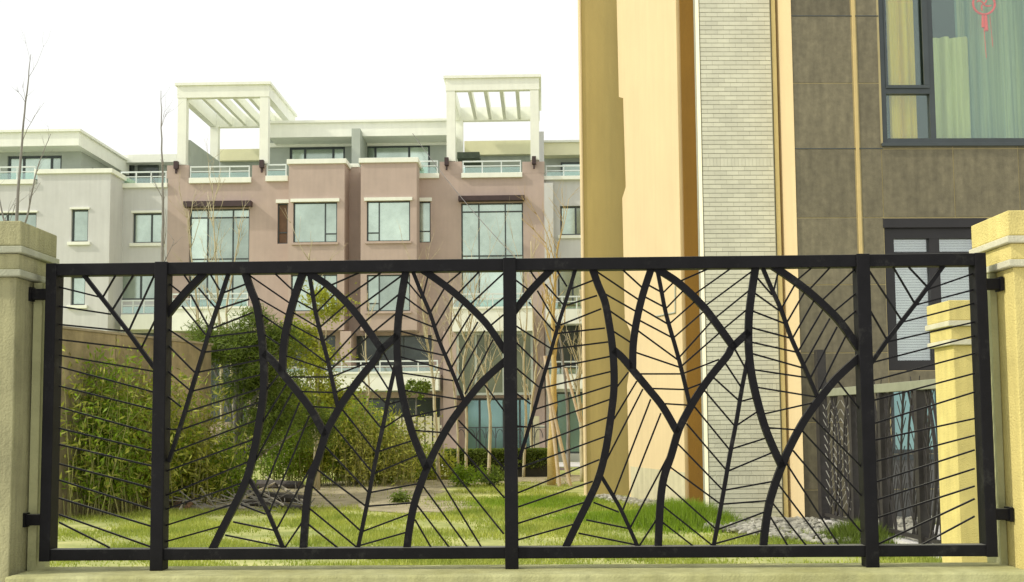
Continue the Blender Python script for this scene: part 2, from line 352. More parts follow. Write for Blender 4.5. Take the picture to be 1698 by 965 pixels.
# white tiled pier, its narrow left return in cream
WF = Frame(1230, 19.35, .022)
ws0, ws1 = WF.at(1171, 600)[0], WF.at(1293, 600)[0]
MB().box(WF, ws0, ws1, .016, .5, 0, TOPZ).build('wall', M_grout, RB)
MB().prism([tuple(WF.w(ws0 - .005, -.01, 0).xy), tuple(WF.w(ws0 - .005, .3, 0).xy), tuple((BF.w(BF.at(1167, 500)[0], 0, 0)).xy), tuple((BF.w(BF.at(1165, 500)[0] - .01, -.05, 0)).xy), tuple(WF.w(ws0 - .045, .02, 0).xy)], 0, TOPZ).build('corner_trim', mat('pale_corner_render', (.86, .80, .60), .8, .05, 2, .2, 60), RB)
tv = MB(); pitch = .0775; row = 0; z = .02
soldier = {int((WF.at(1230, v)[1] - .02) / pitch) for v in (288, 800, 655)}
tw = (ws1 - ws0 - .02)
while z < TOPZ - .1:
    if row in soldier: nn = 20; h = pitch * 1.9
    else: nn = 6; h = pitch
    sh = 0 if nn == 20 else (row % 2) * .5
    step = tw / nn; s = ws0 + .01 - sh * step
    while s < ws0 + tw - .005:
        a = max(s, ws0 + .01) + .0013; b = min(s + step, ws0 + tw) - .0013
        if b - a > .02:
            j = rng.normal() * .0008; tv.box(WF, a, b, -.004 + j, .018, z + .0045, z + h - .0045)
        s += step
    z += h; row += 1
tv.build('wall_tiles', M_tile, RB, kind='stuff')
# cream pilaster beside the tiles
ps0, ps1 = WF.at(1294, 600)[0], WF.at(1301, 600)[0]
MB().box(WF, ps0, ps1, .008, .5, 0, TOPZ).build('corner_trim', mat('yellow_render', (.60, .49, .22), .85, .06, 2, .2, 60), RB)
pe = SF.at(1327, 600)[0]
a1 = WF.w(ps1, .22, 0); a2 = SF.w(pe, -.02, 0); a3 = SF.w(pe, .4, 0); a4 = WF.w(ps1, .6, 0)
o = MB().prism([a1.xy, a2.xy, a3.xy, a4.xy], 0, TOPZ).build('pilaster', M_cream, RB); o['label'] = 'cream pilaster between white tiles and brown stone'
# stone front: backing with openings, then single panels
up_r = SF.R(1456, -260, 1800, 237, .0); lo_r = SF.R(1470, 362, 1640, 614, .0); gd_r = SF.R(1478, 640, 1650, 752, 0)
up_r = (up_r[0], SF.at(1830, 200)[0], up_r[2], up_r[3])
lo_r = (lo_r[0], lo_r[1], lo_r[2], lo_r[3] - .16); hol = [up_r, (lo_r[0], lo_r[1], lo_r[2], lo_r[3] + .16), gd_r]
SEND = SF.at(2050, 500)[0]
wall(MB(), SF, pe + .002, SEND, 0, TOPZ, .010, .3, hol).build('wall', M_joint, RB)
zs = [0.0] + sorted(SF.at(1400, v)[1] for v in (812, 700, 585, 472, 361, 247, 138, 27, -84, -195, -306, -417))
xs = [pe + .004, SF.at(1425.5, 500)[0], SF.at(1434.5, 500)[0], SF.at(1470, 500)[0], SF.at(1582, 300)[0], SF.at(1690, 300)[0], SF.at(1798, 300)[0], SF.at(1906, 300)[0], SEND]
def sub_rect(r, h):       # r minus opening h
    a, b, c, e = r; p, q, s, t = h
    if q <= a or p >= b or t <= c or s >= e: return [r]
    out = []
    if s > c: out.append((a, b, c, s))
    if t < e: out.append((a, b, t, e))
    c2, e2 = max(c, s), min(e, t)
    if p > a: out.append((a, p, c2, e2))
    if q < b: out.append((q, b, c2, e2))
    return out
gapx = .014; M_grey = mat('grey_base_stone', (.13, .13, .125), .65, .2, 6, .4, 80, streak=.2)
stripx0, stripx1 = xs[1], xs[2]
for i in range(len(xs) - 1):
    if i == 1: continue
    for j in range(len(zs) - 1):
        rs = [(xs[i], xs[i + 1], zs[j], zs[j + 1])]
        for h in hol: rs = [q for r in rs for q in sub_rect(r, h)]
        for (a, b, c, e) in rs:
            if b - a < .05 or e - c < .05: continue
            MB().box(SF, a + gapx / 2, b - gapx / 2, -abs(rng.normal()) * .0015, .0085, c + gapx / 2, e - gapx / 2).build('stone_panel', M_grey if (a + b) / 2 > gd_r[0] and e < gd_r[2] + .01 else M_stone, RB, bevel=.003)
MB().box(SF, stripx0 + .018, stripx1 - .018, -.012, .0085, 0, TOPZ).build('metal_strip', M_brass, RB, bevel=.004)
for v_ in (27, 247):      # wide open joints: dark groove over a pale bead
    zj = SF.at(1400, v_)[1]
    for (a, b) in ((xs[0], stripx0 + .016), (stripx1 - .016, up_r[0] - .01)): MB().box(SF, a, b, -.0035, .0088, zj - .001, zj + .014).build('open_joint', M_wframe, RB)
# plinth strip under the ground opening
MB().box(SF, gd_r[0] - .02, SEND, -.03, -.003, gd_r[2] - .10, gd_r[2] - .005).build('sill', M_wframe, RB)
# upper window
M_win = clear_glass('window_glass', (.95, .985, .96), .12, (.75, .88, .85))
M_win2 = clear_glass('plain_window_glass', (.97, .98, .97), .22, (.9, .95, .95))
sA, sB = SF.at(1541, 100)[0], SF.at(1550, 100)[0]
uw = window(SF, RB, up_r, .03, [SF.at(1545, 100)[0], SF.at(1760, 100)[0]], [(SF.at(1500, 150)[1], 0, 0), (up_r[3] - 1.0, 0, 2)], .09, M_wframe, M_win, .12, 'large slate framed window showing curtains')
f2 = MB(); z150 = SF.at(1500, 150)[1]          # casement inner frame
ca, cb = up_r[0] + .09, SF.at(1545, 100)[0] - .045
for (x0, x1, y0, y1) in ((ca, cb, z150 + .045, z150 + .10), (ca, ca + .03, z150 + .10, up_r[3] - 1.05), (cb - .09, cb, z150 + .10, up_r[3] - 1.05)): f2.box(SF, x0, x1, .01, .05, y0, y1)
f2.build('casement', M_wframe, RB, bevel=.004)
MB().box(SF, up_r[0] - .03, up_r[1] + .03, -.05, .06, up_r[2] - .06, up_r[2] - .002).build('sill', M_wframe, RB, bevel=.005)
def curtain(fr, s0, s1, z0, z1, d, m, wave, amp, parent, seed, label=None):
    r = random.Random(seed); n = int((s1 - s0) / .012); mb = MB(); ph = r.uniform(0, 6)
    for i in range(n + 1):
        s = s0 + (s1 - s0) * i / n; q = amp * (math.sin(s * wave + ph) + .5 * math.sin(s * wave * 1.7 + 1 + ph) + .3 * math.sin(s * wave * 3.1))
        for z in (z0, (z0 + z1) / 2, z1): mb.v.append(fr.w(s, d + q * (1 if z == z0 else .8), z))
    for i in range(n):
        for k in (0, 1): b = i * 3 + k; mb.f.append([b, b + 3, b + 4, b + 1])
    o = mb.build('curtain', m, parent, smooth=True)
    if label: o['label'] = label
    return o
ut, ub = up_r[3] - .1, up_r[2] + .02
curtain(SF, SF.at(1482, 60)[0], SF.at(1528, 60)[0], ub, ut, .32, M_curtY, 26, .045, RB, 1, 'golden curtain in the narrow casement')
curtain(SF, SF.at(1552, 60)[0], SF.at(1618, 60)[0], ub, SF.at(1590, 52)[1], .30, M_curtG, 21, .05, RB, 2, 'pale green gold curtain drawn at the left of the wide pane')
curtain(SF, SF.at(1600, 60)[0], SF.at(1836, 60)[0], ub, ut, .46, M_curtT, 15, .07, RB, 3, 'teal sheer curtain')
curtain(SF, SF.at(1462, 60)[0], SF.at(1482, 60)[0], ub, ut, .42, M_curtT, 30, .03, RB, 4, 'thin pale curtain strip')
M_room = mat('room_wall', (.05, .075, .065), .9, .1, 1, 0)
MB().box(SF, up_r[0] - .2, up_r[1] + .2, 1.9, 2.0, up_r[2] - .3, up_r[3] + .3).build('interior_wall', M_room, RB)
MB().box(SF, up_r[0] - .2, up_r[1] + .2, .336, 1.89, up_r[2] - .3, up_r[2] - .2).build('interior_floor', M_room, RB)
# red ornament hanging inside
on = thing('hanging_ornament', 'red ring knot ornament with long tassels hanging behind the upper right window', 'ornament', SF.w(SF.at(1640, 6)[0], .2, SF.at(1640, 40)[1]))
mb = MB(); c = Vector(SF.at(1640, -1)); ring = []
for k in range(25):
    an = 2 * math.pi * k / 24; ring.append(SF.w(c.x + .19 * math.cos(an), .2, c.y + .19 * math.sin(an)))
mb.tube(ring, .02, 8); mb.tube([SF.w(c.x, .2, c.y + .19), SF.w(c.x, .2, c.y + .9)], .006, 6); mb.build('ring', M_red, on, smooth=True)
mb = MB()
for k in range(4):
    an = k * math.pi / 2 + .4
    pts = [SF.w(c.x + .13 * math.cos(an + t * .9) * t, .2 + .01 * math.sin(6 * t), c.y + .13 * math.sin(an + t * .9) * t) for t in np.linspace(0, 1, 6)]
    mb.tube(pts, .014, 6)
mb.build('knot', M_red, on, smooth=True)
for dx, ln, r_ in ((-.03, .24, .022), (.02, .30, .03)):
    MB().tube([SF.w(c.x + dx, .2, c.y - .18), SF.w(c.x + dx, .2, c.y - .25), SF.w(c.x + dx, .2, c.y - .18 - ln)], [.012, r_, r_ * 1.3], 8).build('tassel', M_red, on)
for dx, ln in ((-.02, .75), (.10, .55)):
    MB().tube([SF.w(c.x + dx, .215, c.y - .2), SF.w(c.x + dx + .03, .215, c.y - .2 - ln)], .006, 5).build('ribbon', M_red, on)
# middle window
a, b, c_, e = lo_r
lw = window(SF, RB, lo_r, .05, [SF.at(1553, 450)[0]], [(SF.at(1553, 425)[1], 0, 1)], .17, mat('black_window_frame', (.016, .014, .016), .5, .2, 4, .05, 90), M_win2, .14, 'slate framed window with pale blinds')
mb = MB(); z = c_ + .1
while z < e - .1:
    mb.box(SF, a + .1, b - .1, .24, .262, z, z + .034); z += .044
mb.build('blind', M_blind, RB, kind='stuff')
MB().box(SF, a - .05, b + .05, .336, .346, c_ - .05, e + .05).build('interior_wall', M_room, RB)
MB().box(SF, a - .02, b + .02, -.012, .30, e + .003, e + .16).build('window_head', MATS['black_window_frame'], RB, bevel=.004)
# ground window
gw = window(SF, RB, gd_r, .04, [SF.at(1560, 700)[0]], [], .07, M_wframe, M_teal, .1, 'teal ground floor window behind the side fence')
# roof / body
mb = MB(); mb.box(OF, OF.at(1062, 500)[0], 14, .6, 14, 0, TOPZ - .05); mb.build('wall', M_cream, RB)

# ------------------------------------------------------------------ pink townhouse row and grey neighbours
HF = Frame(600, 50, -.027)
def HR(*a): return HF.R(*a)
PH = thing('townhouse', 'four storey pink rendered townhouse with two white rooftop pergolas', 'house', U(600, 50))
m_ = {}
def s_at(u, v, d=0): return HF.at(u, v, d)[0]
def z_at(u, v, d=0): return HF.at(u, v, d)[1]
# openings in the main pink wall
wA = HR(313, 346, 413, 511, 0); wD = HR(765, 336, 868, 511, 0); nA = HR(460, 337, 477, 404, 0); nD = HR(694, 334, 714, 402, 0)
gA = HR(318, 556, 410, 700, 0); gD = HR(772, 660, 884, 752, 0); gM = HR(590, 556, 716, 608, 0); gC = HR(485, 660, 730, 745, 0); gL = HR(470, 556, 556, 608, 0)
holes = [wA, wD, nA, nD, gA, gD, gM, gC, gL]
sL, sR = s_at(277, 400), s_at(903, 400)
ztop = z_at(600, 291); ztp = z_at(600, 274)
wall(MB(), HF, sL, sR, 0, ztop, 0, .35, holes).build('wall', M_pink, PH)
for (u0, u1, v) in ((277, 313, 274), (418, 440, 274), (729, 766, 268), (866, 903, 268)):
    r = HR(u0, v, u1, 300, 0); MB().box(HF, r[0], r[1], -.003, .36, ztop + .002, r[3]).build('parapet', M_pink, PH)
# side and back body
MB().box(HF, sL, sL + .35, .352, 10, 0, ztop).build('wall', M_pink, PH)
MB().box(HF, sR - .35, sR, .352, 10, 0, ztop).build('wall', M_pink, PH)
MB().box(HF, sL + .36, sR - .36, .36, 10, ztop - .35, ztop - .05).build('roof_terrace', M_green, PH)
MB().box(HF, sL + .36, sR - .36, 1.6, 1.8, 0, ztop - .36).build('interior_wall', M_dark, PH)
# bays
def bay(u0, u1, vtop, wins, lint=True):
    d = -1.2; r = HR(u0, vtop, u1, 550, d); zt = r[3] - .18; zb = z_at(u0, 548, d)
    wr = [HR(*q, d) for q in wins]
    wall(MB(), HF, r[0], r[1], zb, zt, d, .3, wr).build('bay_wall', M_pink, PH)
    mb = MB(); mb.box(HF, r[0], r[0] + .3, d + .302, 0 - .004, zb, zt); mb.box(HF, r[1] - .3, r[1], d + .302, -.004, zb, zt); mb.box(HF, r[0] + .302, r[1] - .302, d + .302, -.004, zt - .3, zt - .01); mb.box(HF, r[0] + .302, r[1] - .302, d + .302, -.004, zb + .01, zb + .25); mb.build('bay_wall', M_pink, PH)
    MB().box(HF, r[0] - .08, r[1] + .08, d - .08, .5, zt + .001, zt + .21).build('coping', M_white, PH, bevel=.01)
    return wr, d
for (u0, u1, vt, ws, side) in ((478, 571, 265, ((486, 335, 559, 402), (466 + 16, 455, 559, 516)), 1), (598, 691, 263, ((608, 333, 680, 400), (608, 455, 680, 516)), 0)):
    wr, d = bay(u0, u1, vt, ws)
    for k, (a, b, c, e) in enumerate(wr):
        wd = b - a; col_ = a + wd * (.72 if side else .28)
        window(HF, PH, (a, b, c, e), d + .1, [col_], [(c + (e - c) * .22, 1 if side else 0, 1 if side else 0)], .055, M_frame, M_glass)
        if k == 0: MB().box(HF, a - .1, b + .1, d - .1, d - .003, e + .003, e + .14).build('lintel', M_white, PH)
        MB().box(HF, a - .06, b + .06, d - .08, d - .003, c - .10, c - .003).build('sill', M_pink, PH)
# big windows with canopies
for (r, cu, can) in ((wA, (343, 385), (304, 333, 416, 345)), (wD, (794, 838), (760, 324, 870, 335))):
    a, b, c, e = r; mids = [s_at(u, 400) for u in cu]; zt_, zm = e - .38, z_at(600, 426)
    rows = [(zt_, 0, 2), (zm, 0, 2), (z_at(600, 450), 0, 2)]
    window(HF, PH, r, .12, mids, rows, .06, M_frame, M_glass, label='tall three light window with pale green glass')
    q = HR(*can, -.3); MB().box(HF, q[0], q[1], -.34, -.003, q[2] + .07, q[3]).build('canopy', M_canopy, PH, bevel=.01)
for r, pm in ((nA, M_woodsh), (nD, M_glass)):
    a, b, c, e = r; window(HF, PH, r, .1, [], [(c + (e - c) * .28, 0, 0)], .05, M_frame, pm)
    MB().box(HF, a - .06, b + .06, -.08, -.003, e + .003, e + .16).build('lintel', M_white, PH)
window(HF, PH, gM, .2, [s_at(625, 580), s_at(668, 580)], [], .06, M_frame, M_dkglass)
window(HF, PH, gL, .2, [s_at(512, 580)], [], .06, M_frame, M_dkglass)
window(HF, PH, gA, .2, [s_at(350, 580), s_at(382, 580)], [(gA[2] + 1.4, 0, 2)], .06, M_frame, M_dkglass)
window(HF, PH, gC, .4, [s_at(u, 700) for u in (540, 600, 650, 690)], [], .08, M_frame, M_dkglass)
window(HF, PH, gD, .15, [s_at(795, 700), s_at(835, 700), s_at(862, 700)], [], .09, M_frame, M_teal, label='teal glazed garden doors')
# balconies
def balcony(root, u0, u1, vr, vs, vb, d, n, depth, gm=M_rglass):
    r = HR(u0, vs, u1, vb, d)
    b_ = MB().box(HF, r[0], r[1], d, d + depth, r[2], r[3]).build('balcony', M_white, root, bevel=.01)
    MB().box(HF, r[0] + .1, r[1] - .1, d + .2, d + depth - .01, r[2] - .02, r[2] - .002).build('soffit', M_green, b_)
    MB().box(HF, r[0] - .05, r[1] + .05, d - .05, d + .12, r[3] + .002, r[3] + .09).build('ledge', M_white, b_)
    railing(HF, b_, u0 + 1, u1 - 1, vr, vs - 2, d + .03, n, None, M_rail, gm, 'railing')
balcony(PH, 470, 727, 598, 620, 648, -1.6, 8, 1.59)
balcony(PH, 283, 412, 486, 512, 548, -1.3, 4, 1.29)
balcony(PH, 750, 884, 486, 512, 549, -1.3, 4, 1.29)
# glazed sun room under the right balcony
r = HR(757, 551, 884, 655, -1.0)
window(HF, PH, (r[0], r[1], r[2], r[3]), -1.0, [s_at(u, 600, -1) for u in (789, 835)], [], .1, M_green, mat('dusty_green_glass', (.15, .17, .11), .25, .3, .7, .05, 2, metal=.2), label='grey green glazed sun room under the white balcony')
# dark pink corner columns
for (u0, u1, v0, v1, d) in ((735, 757, 549, 752, -1.0), (564, 582, 549, 652, -1.3), (884, 903, 549, 752, -.4)):
    r = HR(u0, v0, u1, v1, d); MB().box(HF, r[0], r[1], d, -.003, 0 if v1 > 700 else r[2], r[3]).build('column', M_pink, PH)
for (u0, u1) in ((655, 732), (884, 903)):
    r = HR(u0, 690, u1, 752, -2.2); mb = MB()
    for k in range(int((r[1] - r[0]) / .32)):
        MB().box(HF, r[0] + k * .32, r[0] + k * .32 + .26, -2.25, -2.15, 0, r[3] - .05 * (k % 2)).build('boundary_board', mat('beige_board', (.52, .50, .33), .85, .1, 5, .2, 50), PH)
    MB().box(HF, r[0], r[1], -2.14, -2.08, r[3] - .5, r[3] - .38).build('boundary_rail', M_white, PH)
# garden railing with arched tops in front of teal doors
r = HR(757, 708, 905, 752, -2.4); mb = MB(); mb.box(HF, r[0], r[1], -2.42, -2.38, r[3] - .04, r[3]); mb.box(HF, r[0], r[1], -2.42, -2.38, .12, .16)
k = r[0]
while k < r[1] - .25:
    mb.box(HF, k, k + .035, -2.41, -2.39, .0, r[3] - .04)
    mb.bar(HF, [Vector((k + .2 + .16 * math.cos(t), r[3] - .45 + .36 * math.sin(t))) for t in np.linspace(0, math.pi, 8)], .03, -2.41, -2.39); k += .40
mb.build('garden_railing', mat('black_iron', (.03, .035, .04), .6, .2, 5, 0), PH)
# terrace slabs and railings
for (u0, u1, vs0, vs1, vr, n) in ((313, 416, 294, 303, 275, 3), (440, 477, 291, 300, 272, 1), (692, 728, 287, 295, 266, 1), (765, 866, 286, 294, 266, 3)):
    r = HR(u0, vs0, u1, vs1, -.12); MB().box(HF, r[0], r[1], -.12, .45, r[2], r[3]).build('coping', M_white, PH, bevel=.01)
    railing(HF, PH, u0 + 2, u1 - 2, vr, vs0, 0, n, None, M_rail, M_rglass)
r = HR(571, 271, 598, 277, -.05); MB().box(HF, r[0] + .1, r[1] - .1, -.05, .4, r[2], r[3]).build('coping', M_white, PH)
r = HR(571, 277, 598, 290, 0); MB().box(HF, r[0], r[1], -.002, .3, ztop + .002, r[3]).build('parapet', M_pink, PH)
# penthouse
d = 3.4
pw1, pw2 = HR(480, 243, 572, 296, d), HR(604, 240, 713, 296, d)
pr = HR(445, 226, 742, 296, d)
wall(MB(), HF, pr[0], pr[1], ztop, pr[3], d, .3, [pw1, pw2]).build('penthouse_wall', M_green, PH)
window(HF, PH, (pw1[0], pw1[1], ztop - .2, pw1[3]), d + .1, [s_at(505, 255, d), s_at(552, 255, d)], [], .1, M_frame, M_glass)
window(HF, PH, (pw2[0], pw2[1], ztop - .2, pw2[3]), d + .1, [s_at(622, 255, d), s_at(678, 255, d)], [], .1, M_frame, M_glass)
r = HR(446, 199, 742, 226, 1.9)
MB().box(HF, r[0], r[1], 1.9, 8, r[2], r[3] - .12).build('roof', M_white, PH)
MB().box(HF, r[0] - .1, r[1] + .1, 1.8, 8.1, r[3] - .118, r[3]).build('coping', M_white, PH, bevel=.01)
r2 = HR(445, 232, 742, 243, d); MB().box(HF, r2[0], r2[1], d - .12, d - .003, r2[2], r2[2] + .2).build('trim_band', M_white, PH)
r = HR(583, 213, 597, 275, 1.2); MB().box(HF, r[0], r[1], 1.2, 3.39, ztop, r[3]).build('party_wall', M_green, PH)
# pergolas
def pergola(u0, u1, v0, v1, foot):
    d = .0; D = 5.4; r = HR(u0, v0, u1, v1, d); s0, s1, z0, z1 = r; pw = .38; z0 = z1 - .66
    pg = MB(); pg.box(HF, s0, s1, d, d + .3, z0, z1 - .12); pg.box(HF, s0, s0 + .3, d + .302, D - .3, z0, z1 - .12); pg.box(HF, s1 - .3, s1, d + .302, D - .3, z0, z1 - .12); pg.box(HF, s0, s1, D - .298, D, z0, z1 - .12)
    o = pg.build('pergola', M_white, PH)
    mb = MB(); e = .09; mb.box(HF, s0 - e, s1 + e, d - e, d + .3, z1 - .118, z1); mb.box(HF, s0 - e, s0 + .3, d + .302, D - .3, z1 - .118, z1); mb.box(HF, s1 - .3, s1 + e, d + .302, D - .3, z1 - .118, z1); mb.box(HF, s0 - e, s1 + e, D - .298, D + e, z1 - .118, z1); mb.build('cornice', M_white, o)
    for k in range(4):
        s = s0 + .3 + (s1 - s0 - .6) * (k + 1) / 5 - .06
        MB().box(HF, s, s + .16, d + .303, D - .301, z0 + .06, z1 - .16).build('slat', M_white, o)
    zb = z_at((u0 + u1) / 2, foot, d)
    for s in (s0 + .03, s1 - pw - .03):
        MB().box(HF, s, s + pw, d + .02, d + .02 + pw, zb + .003, z0 - .002).build('post', M_white, o)
        MB().box(HF, s, s + pw, D - pw - .02, D - .02, ztop, z0 - .002).build('post', M_white, o)
    for s in (s0 + .0, s1 - .3):
        mb = MB(); mb.box(HF, s - .05, s + .13, -.22, -.005, zb - .22, zb + .12); mb.box(HF, s, s + .08, -.16, -.06, zb - .42, zb - .222); mb.build('wall_lamp', M_canopy, PH)
pergola(294, 446, 137, 163, 272); pergola(739, 894, 125, 151, 266)
# low back walls behind the pergolas
for (u0, u1, v0, v1) in ((362, 432, 247, 266), (770, 880, 233, 256)):
    r = HR(u0, v0, u1, v1, 6); MB().box(HF, r[0], r[1], 6, 8.5, r[2], r[3]).build('roof', mat('yellowish_white_paint', (.80, .78, .52), .8, .04, 2, .1, 60), PH)
    MB().box(HF, r[0], r[1], 6.3, 6.5, ztop - .1, r[2]).build('penthouse_wall', M_green, PH)
r = HR(311, 232, 352, 290, 1.5); mb = MB()   # sloping side screen under left pergola
mb.v = [HF.w(s_at(313, 290, .4), .4, ztop), HF.w(s_at(311, 232, .4), .4, z_at(311, 232, .4)), HF.w(s_at(360, 270, 5), 5, z_at(360, 268, 5)), HF.w(s_at(360, 290, 5), 5, ztop)]
mb.v += [p + HF.ex * .12 for p in mb.v]; mb.f = [[0, 1, 2, 3], [7, 6, 5, 4], [0, 4, 5, 1], [1, 5, 6, 2], [2, 6, 7, 3], [3, 7, 4, 0]]
mb.build('side_screen', M_green, PH)
r = HR(758, 252, 795, 262, 2.5); MB().box(HF, r[0], r[1], 2.5, 4, r[2], r[3]).build('roof_equipment', mat('dark_green_metal', (.06, .08, .05), .7, .3, 5, .1, 50), PH)

# left grey house
LH = thing('townhouse', 'pale grey rendered house with flat overhanging roof at the far left', 'house', U(90, 49))
d = -1.5
lw1, lw2, lw3, lw4 = HR(118, 347, 146, 401, d), HR(-40, 353, 60, 402, d), HR(117, 458, 141, 506, d), HR(-60, 480, 40, 540, d)
r = HR(-140, 290, 181, 550, d); lt = z_at(120, 288, d); lt2 = z_at(0, 306, d); sm = s_at(62, 300, d)
wall(MB(), HF, r[0], sm, 0, lt2, d, .3, [lw2, lw4]).build('wall', M_pale, LH)
wall(MB(), HF, sm + .002, r[1], 0, lt, d, .3, [lw1, lw3]).build('wall', M_pale, LH)
MB().box(HF, r[1] - .3, r[1], d + .302, 9, 0, lt - .001).build('wall', M_pale, LH)
MB().box(HF, r[0], r[1] - .31, d + .31, 9, lt2 - .5, lt2 - .2).build('roof_terrace', M_green, LH)
MB().box(HF, sm - .1, r[1] + .1, d - .1, d + .45, lt + .003, lt + .2).build('coping', M_white, LH, bevel=.01)
MB().box(HF, r[1] - .35, r[1] + .1, d + .455, 3, lt + .003, lt + .2).build('coping', M_white, LH)
MB().box(HF, r[0], sm - .11, d - .1, d + .45, lt2 + .003, lt2 + .2).build('coping', M_white, LH)
railing(HF, LH, -60, 58, 276, 299, d + .05, 4, None, M_rail, M_rglass)
for q, c_ in ((lw1, []), (lw2, [s_at(10, 370, d)]), (lw3, []), (lw4, [])):
    window(HF, LH, q, d + .12, c_, [], .07, M_frame, M_glass)
    MB().box(HF, q[0] - .12, q[1] + .12, d - .1, d - .003, q[2] - .14, q[2] - .003).build('sill', M_white, LH)
    MB().box(HF, q[0] - .06, q[1] + .06, d - .06, d - .003, q[3] + .003, q[3] + .08).build('lintel', M_white, LH)
MB().box(HF, r[0] + .1, r[1] - .4, d + 1.4, d + 1.5, 0, lt2 - .6).build('interior_wall', M_dark, LH)
# penthouse of left house
q = HR(-140, 216, 131, 243, -.2); MB().box(HF, q[0], q[1], -.2, 6, q[2], q[3] - .12).build('roof', M_white, LH)
MB().box(HF, q[0] - .1, q[1] + .1, -.3, 6.1, q[3] - .118, q[3]).build('coping', M_white, LH, bevel=.01)
pq = HR(12, 258, 102, 300, .9); q2 = HR(-100, 243, 134, 300, .9)
wall(MB(), HF, q2[0], q2[1], lt2 - .3, q2[3], .9, .3, [pq]).build('penthouse_wall', M_green, LH)
window(HF, LH, pq, 1.0, [s_at(38, 270, .9), s_at(84, 270, .9)], [], .1, M_frame, M_glass)
MB().box(HF, q2[1] - .3, q2[1], 1.202, 6, lt2 - .3, q2[3]).build('penthouse_wall', M_green, LH)
for dd in (2.2, 4.0):
    MB().box(HF, q2[1] - .001, q2[1] + .03, dd, dd + 1.0, lt + .3, lt + 1.1).build('window', M_dkglass, LH)

# middle grey house between left block and pink house
MH = thing('townhouse', 'recessed pale grey house strip with glass terrace rail left of the pink house', 'house', U(236, 50))
m1, m2 = HR(220, 353, 270, 403, 0), HR(196, 452, 266, 497, 0); m3 = HR(196, 552, 266, 640, 0)
r = HR(150, 312, 276.5, 600, 0); mt = r[3]
rl = s_at(181, 400, -1.5) - .3
wall(MB(), HF, rl, sL - .003, 0, mt, 0.001, .3, [m1, m2, m3]).build('wall', M_pale, MH)
MB().box(HF, rl, sL - .003, .3, .4, 0, .01).build('wall', M_pale, MH)
window(HF, MH, m1, .12, [s_at(250, 380)], [], .07, M_frame, M_glass)
MB().box(HF, m1[0] - .1, m1[1] + .1, -.1, -.002, m1[2] - .14, m1[2] - .003).build('sill', M_white, MH)
MB().box(HF, m1[0] - .06, m1[1] + .02, -.06, -.002, m1[3] + .003, m1[3] + .1).build('lintel', M_white, MH)
window(HF, MH, m2, .12, [s_at(232, 470)], [], .08, M_frame, M_glass); window(HF, MH, m3, .12, [s_at(232, 600)], [], .08, M_frame, M_dkglass)
MB().box(HF, rl, sL - .01, -.12, .5, mt + .003, mt + .2).build('coping', M_white, MH)
railing(HF, MH, 200, 276, 284, 304, .1, 3, None, M_rail, M_rglass)
rr = HR(200, 521, 276, 546, -.9); bb = MB().box(HF, rr[0], sL - .02, -.9, -.005, rr[2], rr[3]).build('balcony', M_white, MH)
railing(HF, bb, 201, 276, 497, 519, -.85, 4, None, M_rail, M_rglass)
MB().box(HF, rl + .1, sL - .1, 1.5, 1.6, 0, mt - .3).build('interior_wall', M_dark, MH)
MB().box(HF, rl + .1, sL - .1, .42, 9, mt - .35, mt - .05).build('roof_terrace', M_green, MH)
q = HR(192, 256, 293, 269, 5.5); MB().box(HF, q[0] - 2, q[1], 5.5, 9, q[2], q[3]).build('roof', M_white, MH)
MB().box(HF, q[0] - 2, q[1], 6.2, 6.4, mt - .1, q[2]).build('penthouse_wall', M_green, MH)
for u0, u1 in ((205, 222), (228, 262)):
    q = HR(u0, 270, u1, 300, 6.1); MB().box(HF, q[0], q[1], 6.1, 6.19, mt, q[3]).build('window', M_dkglass, MH)

# right grey house
GH = thing('townhouse', 'pale grey house with white balconies between the pink house and the ochre wall', 'house', U(960, 50))
g1, g2, g3, g4 = HR(929, 341, 985, 390, .3), HR(925, 440, 990, 508, .3), HR(915, 537, 990, 612, .3), HR(922, 650, 975, 752, .3)
gr = HR(903, 298, 1090, 500, .3)
wall(MB(), HF, sR + .003, gr[1], 0, gr[3], .3, .3, [g1, g2, g3, g4]).build('wall', M_pale, GH)
for q, pm, c_ in ((g1, M_glass, [s_at(955, 360)]), (g2, M_glass, [s_at(950, 470)]), (g3, M_dkglass, [s_at(950, 570)]), (g4, M_teal, [s_at(944, 700)])):
    window(HF, GH, q, .42, c_, [], .08, M_frame, pm)
MB().box(HF, g1[0] - .1, g1[1] + .1, .2, .297, g1[2] - .14, g1[2] - .003).build('sill', M_white, GH)
r = HR(903, 303, 918, 500, -.1); MB().box(HF, sR + .004, r[1], -.1, .297, 0, r[3]).build('column', M_pale, GH)
MB().box(HF, sR + .003, gr[1], .1, .7, gr[3] + .003, gr[3] + .16).build('coping', M_white, GH)
railing(HF, GH, 905, 1080, 273, 294, .3, 6, None, M_rail, M_rglass)
for vs in (512, 620):
    rr = HR(905, vs, 1080, vs + 24, -.7); bb = MB().box(HF, rr[0], rr[1], -.7, .296, rr[2], rr[3]).build('balcony', M_white, GH)
    railing(HF, bb, 907, 1078, vs - 22, vs - 1, -.65, 7, None, M_rail, M_rglass)
MB().box(HF, sR + .1, gr[1], 1.6, 1.7, 0, gr[3] - .3).build('interior_wall', M_dark, GH)
MB().box(HF, sR + .1, gr[1], .75, 9, gr[3] - .35, gr[3] - .05).build('roof_terrace', M_green, GH)
q = HR(900, 232, 1090, 256, 3.2); MB().box(HF, q[0], q[1], 3.2, 8, q[2], q[3] - .1).build('roof', mat('yellowish_white_paint', (.8, .78, .52)), GH)
MB().box(HF, q[0] - .1, q[1], 3.1, 8, q[3] - .098, q[3]).build('coping', M_white, GH)
MB().box(HF, q[0], q[1], 3.9, 4.1, gr[3], q[2]).build('penthouse_wall', M_green, GH)
